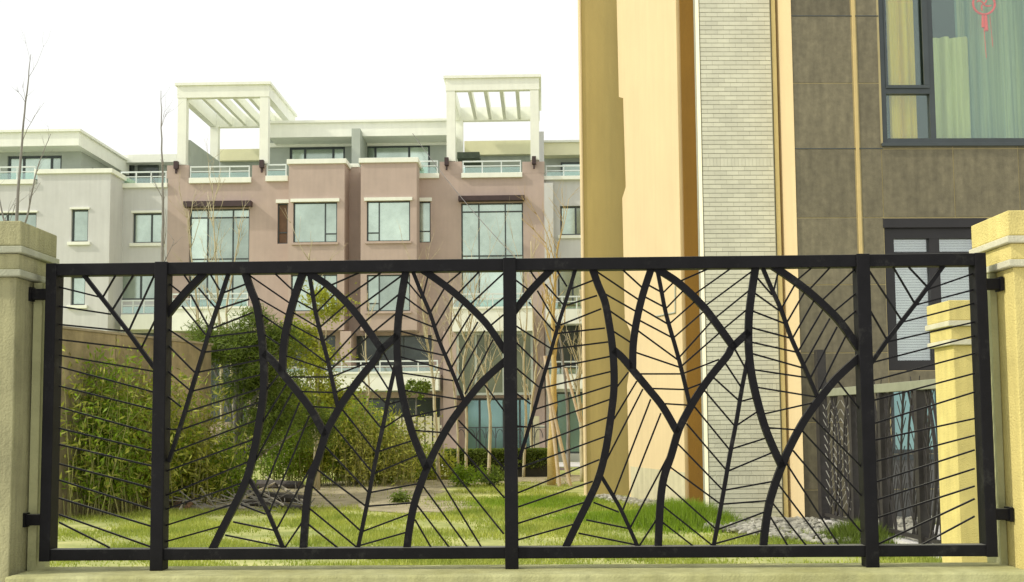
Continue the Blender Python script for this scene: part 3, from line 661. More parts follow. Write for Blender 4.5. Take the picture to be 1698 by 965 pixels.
q = HR(930, 268, 1080, 296, 3.8); window(HF, GH, (q[0], q[1], gr[3], q[3]), 3.8, [s_at(990, 280, 3.8)], [], .08, M_frame, M_glass)
q = HR(893, 218, 902, 262, 2); MB().box(HF, q[0], q[1], 2, 3, gr[3], q[3]).build('party_wall', M_pale, GH)

# overhead cable
cb = MB(); A = U(672, 53.0); A.z = 1.7 + (702 - 196) / F * 53; B = U(900, 38); B.z = 1.7 + (700 - 470) / F * 38
cb.tube([A.lerp(B, t) - Vector((0, 0, .9 * math.sin(math.pi * t) * .35)) for t in np.linspace(0, 1, 12)], .013, 5)
tag(cb.build('overhead_cable', mat('grey_cable', (.16, .15, .15), .7, .1, 3, 0)), 'thin grey cable slanting down across the pink house front', 'cable')

# ------------------------------------------------------------------ brown garden wall on the left
a, b = U(60, 20.8), U(348, 26.2); ex = (b - a).normalized(); GW = Frame(0, 20, 0); GW.o = a; GW.ex = ex; GW.ey = Vector((-ex.y, ex.x, 0)); Lw = (b - a).length
gw_ = thing('garden_wall', 'high brown rendered garden wall behind the shrubs at left', 'wall', a)
h0 = 1.7 + (706 - 545) / F * 21.5
sj = GW.at(192, 600)[0]; segs = [0, sj, sj + (Lw - sj) * .55, Lw]
for s0, s1 in zip(segs, segs[1:]):
    MB().box(GW, s0 + .012, s1 - .012, 0, .25, 0, h0).build('wall_panel', M_brownwall, gw_, bevel=.006)
MB().box(GW, 0, Lw, .03, .22, 0, h0 - .01).build('wall_core', M_dark, gw_)
MB().box(GW, -.03, Lw + .03, -.02, .27, h0 + .002, h0 + .05).build('coping', mat('stained_coping', (.34, .29, .2), .9, .2, 4, .3, 50), gw_)

# ------------------------------------------------------------------ foliage tools
def leaves(name, P, size, asp, m, parent, droop=.3, kind=None):
    n = len(P); r = rng
    a = r.uniform(0, 2 * np.pi, n); el = r.normal(-droop, .6, n)
    d = np.stack([np.cos(a) * np.cos(el), np.sin(a) * np.cos(el), np.sin(el)], 1)
    t = r.normal(size=(n, 3)); sd = np.cross(d, t); sd /= np.linalg.norm(sd, axis=1, keepdims=True) + 1e-9
    L = (size * r.uniform(.6, 1.3, n))[:, None]; W = L * asp
    V = np.stack([P - d * L * .5, P + sd * W * .5, P + d * L * .5, P - sd * W * .5], 1).reshape(-1, 3)
    off = np.array(OFF.get(parent, Vector((0, 0, 0)))); V = V - off
    return bulk(name, V, 4, m, parent, kind)
def bulk(name, V, k, m, parent=None, kind=None):
    nf = len(V) // k; me = bpy.data.meshes.new(name); me.vertices.add(len(V)); me.vertices.foreach_set('co', V.astype('f4').ravel())
    me.loops.add(len(V)); me.loops.foreach_set('vertex_index', np.arange(len(V), dtype='i4')); me.polygons.add(nf)
    me.polygons.foreach_set('loop_start', np.arange(0, len(V), k, dtype='i4')); me.update(calc_edges=True); me.validate()
    return link(name, me, m, parent, kind=kind)
def clumps(c, rad, nc, per, cr, seed, flat=.8):
    r = np.random.default_rng(seed); out = []
    for _ in range(nc):
        v = r.normal(size=3); v /= np.linalg.norm(v); q = np.array(c) + v * np.array(rad) * r.uniform(.35, 1.0)
        k = cr * r.uniform(.6, 1.4); out.append(q + r.normal(size=(per, 3)) * k * np.array([.5, .5, .5 * flat]))
    return np.concatenate(out)
def grow(mb, p, d, L, r, depth, rr, upb=.25, spread=.55, n=3):
    pts = [p]; q = p.copy(); dd = d.copy(); k = 4
    for i in range(k):
        dd = (dd + Vector((rr.gauss(0, .10), rr.gauss(0, .10), rr.gauss(0, .05) + upb * .15))).normalized(); q = q + dd * L / k; pts.append(q.copy())
    mb.tube(pts, [r * (1 - .55 * i / k) for i in range(k + 1)], 5)
    if depth <= 0: return
    for j in range(n):
        i = rr.choice((1, 2, 3, 4)); b = (dd + Vector((rr.gauss(0, spread), rr.gauss(0, spread * .8), rr.uniform(0, .5)))).normalized()
        grow(mb, pts[i], b, L * rr.uniform(.4, .7), r * .5, depth - 1, rr, upb, spread, n)
def bare_tree(path, r0, label, m, seed, nb=8, blen=.8, bdepth=1, from_t=.35, props=None, group=None, spread=.5, tip=.25):
    """path: list of world points from the ground up"""
    t = thing('bare_tree', label, 'tree', path[0], group); rr = random.Random(seed)
    P = spline(path, 5); n = len(P)
    P = [p + Vector((rr.gauss(0, r0 * .12), rr.gauss(0, r0 * .12), 0)) if 0 < i < n - 1 else p for i, p in enumerate(P)]
    R = [r0 * (1 - (1 - tip) * i / (n - 1)) for i in range(n)]
    MB().tube(P, R, 8).build('trunk', m, t, smooth=True)
    mb = MB()
    for k in range(nb):
        i = int(n * (from_t + (1 - from_t) * (k + rr.random()) / nb)); i = min(i, n - 2)
        a = rr.uniform(0, 2 * math.pi); d = Vector((math.cos(a) * spread, math.sin(a) * spread, 1)).normalized()
        grow(mb, P[i], d, blen * rr.uniform(.5, 1.2) * (.7 if m is M_barkd else 1.1), R[i] * .35 if m is M_barkd else max(R[i] * .55, .012), bdepth, rr)
    if nb: mb.build('branches', m, t, smooth=True, kind='stuff')
    return t
def px(pts, Y): return [EYEP + ray(u, v) * (Y / ray(u, v).y) for u, v in pts]
def gpx(pts, Y):
    P = px(pts, Y); P[0].z = -.02; return P

# bare trees, left to right
bare_tree(gpx([(18, 850), (25, 440), (32, 300), (38, 220), (46, 140), (51, 90)], 16), .031, 'tall slim bare tree rising behind the left gate pillar', M_barkd, 3, 5, .6, 1, .5, spread=.5, tip=.12)
bare_tree(gpx([(14, 850), (28, 440), (45, 360), (62, 280), (84, 222)], 16.6), .026, 'slanting bare sapling leaning right above the left pillar cap', M_barkd, 4, 5, .5, 1, .45, tip=.15)
bare_tree(gpx([(20, 850), (12, 420), (5, 360), (-8, 300)], 17), .025, 'short bare sapling leaning left at the left edge', M_barkd, 5, 4, .5, 1, .4)
bare_tree(gpx([(268, 830), (269, 640), (269, 440), (270, 330), (268, 230), (267, 150)], 24), .055, 'tall straight bare tree in line with the second fence post', M_barkd, 6, 8, .8, 1, .35, spread=.6, tip=.1)
bare_tree(gpx([(372, 800), (366, 600), (362, 500), (356, 400), (352, 300)], 29), .055, 'thin bare tree in front of the left canopied window', M_bark, 7, 9, 1.0, 2, .35, spread=.45, tip=.12)
bare_tree(gpx([(330, 800), (336, 640), (330, 540), (318, 430), (312, 350)], 30), .055, 'bare sapling with upswept twigs beside the dark evergreen', M_bark, 8, 9, 1.0, 2, .35, spread=.4, tip=.15)
bare_tree(gpx([(392, 800), (385, 620), (376, 520), (388, 440), (398, 380)], 29.5), .05, 'bare sapling rising out of the evergreen crown', M_bark, 9, 8, .9, 1, .4, tip=.15)
bare_tree(gpx([(522, 790), (524, 680), (522, 560), (516, 480), (512, 420)], 31), .05, 'pale slender trunk among the yellow green shrubs', M_bark, 10, 8, .9, 1, .4)
bare_tree(gpx([(598, 790), (605, 700), (612, 640), (606, 580), (612, 500)], 33), .04, 'crooked bare sapling before the middle balcony', M_bark, 11, 7, .8, 1, .35)
bare_tree(gpx([(728, 775), (722, 690), (716, 620), (704, 540), (698, 470)], 34), .06, 'pale bare tree in front of the pink corner column', M_bark, 12, 10, 1.2, 2, .35, spread=.4)
bare_tree(gpx([(760, 772), (758, 700), (750, 620), (746, 540), (752, 480)], 35), .04, 'slender grey stem left of the teal doors', M_bark, 13, 7, .9, 1, .3, spread=.35)
bare_tree(gpx([(772, 772), (774, 690), (768, 610), (780, 540), (790, 470)], 35.5), .05, 'many twigged bare tree before the glazed sun room', M_bark, 14, 14, 1.5, 2, .3, spread=.35)
bare_tree(gpx([(810, 772), (812, 690), (800, 610), (770, 560), (758, 520)], 35), .055, 'forked bare tree bending left in front of the teal doors', M_bark, 15, 12, 1.3, 2, .3, spread=.35)
bare_tree(gpx([(868, 772), (872, 690), (868, 600), (874, 520), (870, 440)], 36), .05, 'green tinged bare tree just right of the middle post', M_bark, 16, 10, 1.2, 1, .3, spread=.3)
bare_tree(gpx([(884, 772), (880, 690), (890, 600), (884, 540), (880, 400)], 37), .05, 'thin pale tree between middle post and thick trunk', M_bark, 17, 10, 1.2, 1, .3, spread=.35)
big = bare_tree(gpx([(914, 802), (916, 720), (918, 640), (918, 560), (920, 470), (926, 400)], 31.5), .125, 'thick yellow wrapped tree trunk held by timber props', M_barky, 18, 12, 1.3, 2, .5, spread=.35, tip=.12)
bare_tree(gpx([(943, 775), (942, 700), (936, 620), (926, 550), (905, 480)], 36), .06, 'grey leaning tree behind the timber props', M_barkd, 19, 8, 1.0, 1, .3)
bare_tree(gpx([(966, 790), (964, 700), (958, 640), (968, 560), (962, 480)], 33), .085, 'pale branching tree against the ochre wall', M_bark, 20, 12, 1.3, 2, .3, spread=.4)
for k, (a, b) in enumerate((((928, 818), (904, 590)), ((946, 818), (908, 640)), ((962, 700), (938, 610)))):
    P = px([a, b], 30.8 if k < 2 else 32.5)
    if k < 2: P[0].z = 0
    tag(MB().tube(P, .05 if k < 2 else .04, 8).build('tree_prop', M_prop), ('left pale timber prop leaning on the thick yellow trunk', 'right pale timber prop leaning on the thick yellow trunk', 'short timber brace slanting across to the pale branching tree')[k], 'timber prop', 'timber props round the trees')

# evergreens and shrubs
def crown_tree(name, label, cat, base, trunk_r, blobs, n_scale, size, asp, m, seed, droop=.2, stem_m=None):
    t = thing(name, label, cat, base); rr = random.Random(seed); mb = MB()
    top = max(b[0][2] for b in blobs)
    mb.tube([Vector(base), Vector(base) + Vector((rr.gauss(0, .05), 0, top * .5)), Vector(base) + Vector((0, 0, top))], [trunk_r, trunk_r * .7, trunk_r * .3], 7)
    for (c, rad, nc) in blobs: mb.tube([Vector(base) + Vector((0, 0, c[2] * .4)), Vector(c)], [trunk_r * .5, trunk_r * .15], 5)
    mb.build('trunk', stem_m or M_barkd, t, smooth=True)
    P = np.concatenate([clumps(c, rad, int(nc * n_scale), 95, .30, seed + i) for i, (c, rad, nc) in enumerate(blobs)])
    leaves('crown', P, size, asp, m, t, droop); return t
def bl(u, v, Y, ru, rv, nc):
    p = px([(u, v)], Y)[0]; return ((p.x, p.y, p.z), (ru / F * Y, ru / F * Y, rv / F * Y), nc)
crown_tree('evergreen_tree', 'dense dark evergreen tree right of the second post', 'tree', U(395, 27), .09,
    [bl(395, 570, 27, 62, 34, 34), bl(440, 600, 27, 48, 45, 30), bl(350, 590, 27, 40, 26, 14), bl(405, 640, 27.3, 50, 40, 26), bl(440, 690, 27, 50, 45, 26), bl(320, 760, 27, 40, 22, 10), bl(420, 530, 27, 22, 16, 8), bl(392, 740, 27.2, 44, 36, 16), bl(470, 660, 28, 46, 50, 24), bl(520, 700, 28.5, 40, 44, 16), bl(470, 560, 27, 30, 26, 10), bl(335, 560, 27, 22, 18, 6)], 1.5, .17, .13, M_leafd, 40)
crown_tree('evergreen_tree', 'loose yellow green leafy tree in front of the left bay window', 'tree', U(528, 30), .05,
    [bl(545, 505, 30, 34, 26, 12), bl(500, 560, 30, 34, 30, 13), bl(530, 600, 30, 48, 34, 16), bl(470, 570, 30, 26, 34, 12), bl(560, 650, 30, 34, 30, 12), bl(500, 660, 30, 44, 30, 12)], 1.3, .12, .34, M_leafy, 60, .3, M_bark)
def bamboo(u, Y, wd, h, ns, label, m, seed, group='bamboo like shrubs along the garden', nl=115):
    b = U(u, Y); t = thing('shrub', label, 'shrub', b, group); rr = random.Random(seed); mb = MB(); P = []
    for k in range(ns):
        a = rr.uniform(0, 6.28); q = wd * .5 * rr.random() ** .6; st = b + Vector((math.cos(a) * q, math.sin(a) * q * .7, 0))
        hh = h * rr.uniform(.55, 1.1); lean = Vector((rr.gauss(0, .16), rr.gauss(0, .12), 1)) * hh; tip_ = Vector((rr.gauss(0, .2), rr.gauss(0, .15), 0)) * hh
        pts = [st, st + lean * .5, st + lean + tip_ * .6]; mb.tube(pts, [.011, .009, .004], 4)
        for j in range(nl):
            tt = rr.uniform(.18, 1.02); c = (pts[0].lerp(pts[1], tt * 2) if tt < .5 else pts[1].lerp(pts[2], (tt - .5) * 2)); s = .09 + .16 * (1 - abs(tt - .6))
            P.append((c.x + rr.gauss(0, s), c.y + rr.gauss(0, s), max(c.z + rr.gauss(0, s * .7), .05)))
    mb.build('stems', M_stem, t); leaves('foliage', np.array(P), .15, .26, m, t, .45); return t
bam = [(118, 22.4, 1.4, 2.5, 42, 'leafy shrub hard against the left fence upright', M_leafy), (165, 22.2, 1.7, 2.9, 56, 'tall bright green shrub in the left end bay', M_leafm), (215, 23.4, 1.6, 2.6, 46, 'yellowish shrub before the brown wall joint', M_leafy), (243, 24, 1.2, 2.4, 32, 'green shrub next to the second post', M_leafm),
    (300, 25, 1.3, 2.1, 30, 'thin straw stemmed shrub before the brown wall end', M_leafy), (350, 25.4, 1.2, 1.4, 24, 'low shrub under the dark evergreen', M_leafm), (460, 31.6, 1.6, 2.64, 36, 'bamboo like shrub right of the evergreen', M_leafm), (505, 32.1, 1.6, 2.53, 34, 'bamboo like shrub with pale canes in the middle', M_leafy),
    (560, 32.6, 1.7, 2.53, 38, 'dense bamboo like shrub below the white balcony', M_leafm), (612, 33.1, 1.7, 2.07, 40, 'tall bamboo like shrub left of the beige boards', M_leafy), (650, 33.2, 1.5, 1.38, 26, 'arching green shrub beside the soil patch', M_leafm), (690, 35, 1.2, 1, 16, 'sparse shrub in front of the beige boards', M_leafy),
    (722, 35, 1, 0.8, 12, 'small sparse shrub at the hedge end', M_leafy), (545, 35, 1.6, 2.7, 34, 'tall background shrub below the bay windows', M_leafm), (612, 36, 1.5, 1.9, 30, 'rear shrub under the balcony soffit', M_leafm)]
for i, (u, Y, wd, h, ns, lb, m) in enumerate(bam): bamboo(u, Y, wd, h, ns, lb, m, 100 + i)
for i, (u, Y, wd, h, ns, lb) in enumerate([(128, 21.6, 1.5, 3.0, 16, 'tall dry straw brush at the left fence upright'), (185, 22.4, 1.5, 3.1, 18, 'tall dry straw brush along the brown wall joint'), (235, 23.0, 1.4, 3.0, 16, 'dry straw brush just left of the second post'), (305, 24.4, 1.3, 2.7, 14, 'dry straw brush just right of the second post'),
        (590, 31.6, 1.6, 2.2, 26, 'dry straw brush at the soil patch edge'), (665, 31.8, 1.3, 1.8, 20, 'sparse dry brush right of the soil patch')]):
    t_ = bamboo(u, Y, wd, h, ns, lb, M_dry, 300 + i, 'dry brush among the shrubs', 60)
def low_bush(u, v, Y, ru, rv, nc, label, m, size=.08):
    b = U(u, Y); t = thing('bush', label, 'bush', b); c = bl(u, v, Y, ru, rv, nc); MB().tube([b, Vector(c[0])], [.03, .01], 5).build('stem', M_barkd, t)
    leaves('foliage', clumps(c[0], c[1], nc, 60, .16, int(u)), size, .5, m, t, .1)
low_bush(778, 790, 31, 38, 16, 34, 'low rounded green bush in front of the clipped hedge', M_leafm)
low_bush(820, 792, 30.5, 24, 12, 18, 'small bush left of the middle post foot', M_leafd)
low_bush(690, 640, 38, 28, 26, 16, 'dark leafy bush under the middle balcony', M_leafd, .12)
low_bush(665, 828, 25, 12, 8, 8, 'small dark weed tuft on the bare soil', M_leafd)
# clipped hedge
t = thing('hedge', 'clipped low green hedge in front of the garden railing', 'hedge', U(820, 36.5)); a, b = U(738, 36.3), U(912, 36.3)
n_ = 26000; P = np.stack([rng.uniform(a.x, b.x, n_), rng.uniform(36, 37, n_), .2 + .68 * rng.random(n_) ** .45], 1)
leaves('foliage', P, .075, .55, M_leafd, t, 0)
MB().box(Frame(825, 36.15, 0), -1.55, 1.6, 0, .7, 0, .6).build('stems', mat('dark_twigs', (.03, .03, .02), .9, .3, 10, .3, 40), t)

# ------------------------------------------------------------------ timber debris
def log(p, q, r0, label, m, sides=8, square=False, group='timber scraps heaped on the lawn'):
    mb = MB(); n = 4 if square else sides
    k = [p.lerp(q, x) + Vector((random.gauss(0, r0 * .15), 0, random.gauss(0, r0 * .1))) for x in (0, .35, .7, 1)]
    return tag(mb.tube(k, [r0, r0 * 1.05, r0 * .95, r0 * .85], n).build('timber', m, bevel=.004), label, 'timber', group)
def gp(u, v, z): p = G(u, v); p.z = z; return p
rr = random.Random(5)
spec = [((372, 822), .1, (505, 838), .12, .10, 'long dark log lying at the front of the heap', M_log), ((385, 812), .16, (498, 822), .25, .11, 'dark log across the back of the heap', M_log), ((395, 836), .05, (500, 848), .06, .07, 'blackened plank along the lawn edge', M_log),
    ((378, 842), .05, (470, 815), .32, .03, 'pale board slanting up over the heap', M_board), ((400, 818), .3, (470, 846), .1, .03, 'pale grey board across the heap', M_board), ((440, 808), .3, (508, 842), .1, .035, 'grey plank at the right end of the heap', M_board),
    ((300, 842), .04, (405, 846), .04, .03, 'thin pale board flat on the ground left of the heap', M_board), ((292, 842), .05, (352, 800), .75, .08, 'brown beam propped against the shrubs', M_woodsh), ((310, 846), .05, (362, 806), .6, .05, 'second propped brown beam', M_woodsh), ((298, 850), .05, (338, 795), .75, .02, 'thin pale stick propped beside the brown beams', M_board)]
for (a, za, b, zb, r_, lb, m) in spec: log(gp(*a, za), gp(*b, zb), r_, lb, m, square=m is M_board)
for k in range(16):
    pass
mb = MB()
for k in range(90):
    c = gp(rr.uniform(290, 510), rr.uniform(828, 850), rr.uniform(.02, .25)); d = Vector((rr.gauss(0, 1), rr.gauss(0, .5), rr.gauss(0, .35))).normalized() * rr.uniform(.1, .45)
    mb.tube([c - d, c + d], rr.uniform(.006, .015), 4)
tag(mb.build('twigs', M_barkd, kind='stuff'), 'loose dead twigs scattered round the timber heap', 'twigs')

# ------------------------------------------------------------------ gravel bands
bmi = bmesh.new(); bmesh.ops.create_icosphere(bmi, subdivisions=1, radius=1); IV = np.array([v.co[:] for v in bmi.verts]); IF = np.array([[v.index for v in f.verts] for f in bmi.faces]); bmi.free()
def stones(name, pts, sizes, m, label):
    V = []; Fs = []
    for i, (p, s) in enumerate(zip(pts, sizes)):
        k = IV * (1 + rng.normal(size=(len(IV), 1)) * .16) * np.array([s * rng.uniform(.8, 1.4), s, s * rng.uniform(.5, .8)]); a = rng.uniform(0, 6.28)
        R_ = np.array([[math.cos(a), -math.sin(a), 0], [math.sin(a), math.cos(a), 0], [0, 0, 1]]); V.append(k @ R_.T + p); Fs.append(IF + i * len(IV))
    me = bpy.data.meshes.new(name); me.from_pydata(np.concatenate(V).tolist(), [], np.concatenate(Fs).tolist()); me.update()
    return tag(link(name, me, m, kind='stuff'), label, 'gravel')
P = []
while len(P) < 2600:
    u, v = rng.uniform(1165, 1520), rng.uniform(852, 905)
    if v < 852 + max(0, (1200 - u)) * .5: continue
    if v > 880 + (u - 1165) * .12: continue
    g = G(u, v); P.append((g.x, min(g.y, 19.0), .02 + .06 * rng.random()))
stones('gravel', np.array(P), rng.uniform(.03, .085, len(P)), M_pebble, 'band of pale rounded stones along the white tiled wall foot')
P = []
for _ in range(1100):
    t = rng.random(); p = Vector(pt(1000, 26.3)).lerp(Vector(pt(1165, 21.3)), t); P.append((p.x + rng.normal() * .12 + .0, p.y - abs(rng.normal()) * .55, .02 + .04 * rng.random()))
stones('gravel', np.array(P), rng.uniform(.03, .06, len(P)), M_pebble, 'narrow gravel strip at the foot of the cream wall')

# ------------------------------------------------------------------ grass
def grass(N, X0, X1, Y0, Y1, h0, h1, seed, dens=None):
    r = np.random.default_rng(seed); x = r.uniform(X0, X1, N); y = Y0 + (Y1 - Y0) * r.random(N) ** 1.2
    keep = np.ones(N, bool)
    for (cx, cy, rx, ry) in soils: keep &= ~((((x - cx) / rx) ** 2 + ((y - cy) / ry) ** 2 < .95) & (r.random(N) < .95))
    keep &= ~((x > 3.0) & (y > 18.2)); keep &= ~((x > 1.5) & (y > 21.8 + (3.4 - x) * 2.2)); keep &= ~(x > 5.3)
    nz = np.sin(x * 2.1 + y * .7) + np.sin(x * .9 - y * 1.7 + 1) + np.sin(x * 4.3 + y * 3.1) * .6; keep &= (nz + r.normal(size=N) * .7) > -.45
    x, y = x[keep], y[keep]; n = len(x); h = r.uniform(h0, h1, n) * (1 + .25 * nz[keep]); a = r.uniform(0, 2 * np.pi, n); wd = r.uniform(.006, .012, n); lx, ly = r.normal(size=n) * .35 * h, r.normal(size=n) * .35 * h
    A = np.stack([x - np.cos(a) * wd, y - np.sin(a) * wd, np.zeros(n)], 1); B = np.stack([x + np.cos(a) * wd, y + np.sin(a) * wd, np.zeros(n)], 1); C = np.stack([x + lx, y + ly, np.abs(h)], 1)
    return np.stack([A, B, C], 1).reshape(-1, 3)
V = np.concatenate([grass(150000, -8.5, 5.4, 12.0, 24, .03, .085, 1), grass(60000, -12, 3, 24, 35, .04, .09, 2)])
tag(bulk('grass', V, 3, M_grass, kind='stuff'), 'patchy short green and yellow lawn grass', 'grass')
def mound(cx, cy, rx, ry, n, h, seed, label, m):
    r = np.random.default_rng(seed); q = r.normal(size=(n, 2)) * .45; x = cx + q[:, 0] * rx; y = cy + q[:, 1] * ry; hh = h * np.exp(-(q ** 2).sum(1)) * r.uniform(.6, 1.2, n)
    a = r.uniform(0, 6.28, n); wd = .01
    A = np.stack([x - np.cos(a) * wd, y - np.sin(a) * wd, np.zeros(n)], 1); B = np.stack([x + np.cos(a) * wd, y + np.sin(a) * wd, np.zeros(n)], 1); C = np.stack([x + r.normal(size=n) * .3 * hh, y + r.normal(size=n) * .3 * hh, hh], 1)
    tag(bulk('tall_grass', np.stack([A, B, C], 1).reshape(-1, 3), 3, m, kind='stuff'), label, 'grass')
g = G(1128, 870); mound(g.x, g.y, 1.0, 1.4, 9000, .42, 5, 'clump of longer bright green grass at the brown wall corner', M_leafm)
g = G(1425, 900); mound(g.x, g.y, .6, .8, 3500, .32, 6, 'tuft of long grass beside the side fence foot', M_leafd)
g = G(1045, 862); mound(g.x, g.y, 1.6, 1.4, 8000, .16, 7, 'slightly longer green grass before the cream wall', M_leafm)
g = G(900, 835); mound(g.x, g.y, 2.2, 2.6, 9000, .12, 8, 'fresh green grass patch right of the middle post', M_leafm)
# paving beside building behind side fence
a = SF.w(0, 0, 0)
sheet('side_paving', [(5.42, 12.5), (12, 12.5), (12, 18.7), (5.42, 18.7)], .006, M_concrete)

# ------------------------------------------------------------------ side fence running back on the right
p0, p1 = Vector((5.30, 13.6, 0)), Vector((*pt(1369, 18.7), 0)); ex = (p0 - p1).normalized()
QF = Frame(0, 10, 0); QF.o = p1; QF.ex = ex; QF.ey = Vector((-ex.y, ex.x, 0)); QL = (p0 - p1).length
qf = thing('side_fence', 'dark leaf pattern side fence with grey top rail running back beside the stone building', 'fence', p1)
MB().box(QF, .04, QL, -.06, .06, 2.08, 2.20).build('top_rail', M_cap2, qf, bevel=.006)
MB().box(QF, .04, QL, -.025, .025, .16, .21).build('bottom_rail', M_iron2, qf)
MB().box(QF, -.1, QL, -.09, .09, 0, .10).build('kerb', M_concrete, qf)
qposts = [-.12, 1.45, 2.62, 3.9, QL - .05]
for i, s in enumerate(qposts): MB().box(QF, s, s + (.16 if i == 0 else .09), -.07, .07, .10, 2.85 if i == 0 else 2.075).build('post', M_iron2, qf)
for i in range(len(qposts) - 1):
    a, b = qposts[i] + .12, qposts[i + 1]; wd = b - a; r = random.Random(i)
    for k in range(3):
        x0 = a + wd * (k + .5) / 3; rib = [Vector((x0 + .10 * math.sin(z * 2 + k + i), z)) for z in np.linspace(.2, 2.09, 9)]
        MB().bar(QF, rib, .022, -.012, .012).build('leaf_rib', M_iron2, qf)
        vm = MB()
        for z in np.arange(.32, 1.98, .17 if i else .14):
            xr = x0 + .10 * math.sin(z * 2 + k + i)
            for sg in (-1, 1):
                vm.bar(QF, [Vector((xr, z)), Vector((xr + sg * wd / (6.2 if i == 0 else 7.5), z + (.15 if i == 0 else .3 * (1 + .4 * math.sin(z * 3 + k)))))], .009, -.005, .005)
        vm.build('leaf_veins', mat('grey_fence_rod', (.26, .25, .22), .5, .2, 6, 0) if i == 0 else M_iron2, qf)
    for k in range(6):
        x0 = a + wd * r.random(); MB().bar(QF, [Vector((min(max(x0 + (.25 * (t - 1) ** 2 - .1) * (1 if k % 2 else -1), a), b), z)) for t, z in zip(np.linspace(0, 2, 9), np.linspace(.2, 2.09, 9))], .035 if k < 2 else .014, -.018 + .001 * k, .018 - .001 * k).build('curved_bar', M_iron2, qf)

# ------------------------------------------------------------------ pillars and plinth
def pillar(x, y0, y1, w, ztop, label, m, mt, sgn, sc_=1.0, base=0.0, strip=False):
    """x = inner cap face; sgn +1 pillar extends to +x"""
    t = thing('gate_pillar', label, 'pillar', (x + sgn * w / 2, (y0 + y1) / 2, base)); FR = Frame(849, 1, 0); FR.o = Vector((0, 0, 0))
    def bx(nm, ins, z0, z1, mm, bev=.004):
        a, b = sorted((x + sgn * ins, x + sgn * (w - ins))); return MB().box(FR, a, b, y0 + ins, y1 - ins, z0, z1).build(nm, mm, t, bevel=bev)
    k = sc_; bx('cap', 0, ztop - .100 * k, ztop, m, .006); bx('moulding', -.009 * k, ztop - .128 * k, ztop - .101 * k, mt)
    bx('collar', .010 * k, ztop - .192 * k, ztop - .129 * k, m); bx('moulding', -.002 * k, ztop - .220 * k, ztop - .193 * k, mt); bx('shaft', .024 * k, base, ztop - .221 * k, m)
    return t
ZP = 2.512
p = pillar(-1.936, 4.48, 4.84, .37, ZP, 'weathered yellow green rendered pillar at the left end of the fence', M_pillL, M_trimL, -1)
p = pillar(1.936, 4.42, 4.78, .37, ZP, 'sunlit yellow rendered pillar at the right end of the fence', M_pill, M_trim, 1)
FR0 = Frame(849, 1, 0); FR0.o = Vector((0, 0, 0))
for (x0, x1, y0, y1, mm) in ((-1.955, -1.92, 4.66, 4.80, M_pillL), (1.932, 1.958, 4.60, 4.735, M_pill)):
    MB().box(FR0, x0, x1, y0, y1, 0.2, ZP - .225).build('shade_strip', mat('green_shade_render', (.42, .42, .22), .9, .15, 5, .4, 90), p if x0 > 0 else [o for o in sc.objects if o.name == 'gate_pillar'][0])  # shadow band beside the fence painted as a green-grey strip colour
c0 = U(1595, 7.0)
pillar(c0.x + .012, 7.0, 7.38, .50, 2.43, 'smaller yellow pillar seen through the right end bay of the fence', M_pill, M_trim, 1, 1.25)
PF = Frame(849, 4.6, -.025)
zpl = PF.at(849, 942)[1]
pl = MB(); pl.box(PF, -1.945, 1.96, -.20, .12, 0, zpl); pl = tag(pl.build('plinth_wall', M_plinth, bevel=.008), 'low rendered plinth wall carrying the black fence', 'wall')

# ------------------------------------------------------------------ the fence
FE = thing('metal_fence', 'black metal fence with curved leaf and vein pattern between two pillars', 'fence', PF.w(0, 0, zpl))
OFF[FE] = PF.w(0, 0, zpl)
zt1, zt0 = PF.at(849, 430)[1], PF.at(849, 450)[1]; zb1, zb0 = PF.at(849, 906)[1], PF.at(849, 925)[1]
sl0, sl1 = PF.at(76, 680)[0], PF.at(1640, 680)[0]
hw = .023; dp = .035
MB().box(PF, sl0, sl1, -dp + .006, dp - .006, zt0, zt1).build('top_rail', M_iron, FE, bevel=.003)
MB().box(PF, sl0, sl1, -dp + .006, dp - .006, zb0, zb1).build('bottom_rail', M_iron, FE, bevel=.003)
pc = [PF.at(268, 680)[0], PF.at(847, 680)[0], PF.at(1435, 680)[0]]
per = (pc[2] - pc[0]) / 2; pc[0] = pc[1] - per; pc[2] = pc[1] + per
for c in pc:
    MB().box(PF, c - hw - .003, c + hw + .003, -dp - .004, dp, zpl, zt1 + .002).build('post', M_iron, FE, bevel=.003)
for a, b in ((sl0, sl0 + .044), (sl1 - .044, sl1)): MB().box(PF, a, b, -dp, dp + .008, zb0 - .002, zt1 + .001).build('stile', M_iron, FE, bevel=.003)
br = PF.at(849, 480)[1], PF.at(849, 857)[1]
for i, z in enumerate(br):
    for a, b in ((-1.965, sl0 + .002), (sl1 - .002, 1.965)):
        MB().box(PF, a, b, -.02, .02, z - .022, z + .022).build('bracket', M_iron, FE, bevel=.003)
        e = a + .012 if a < 0 else b - .012; MB().box(PF, e - .006, e + .006, -.03, .03, z - .028, z + .028).build('bracket_plate', M_iron, FE)
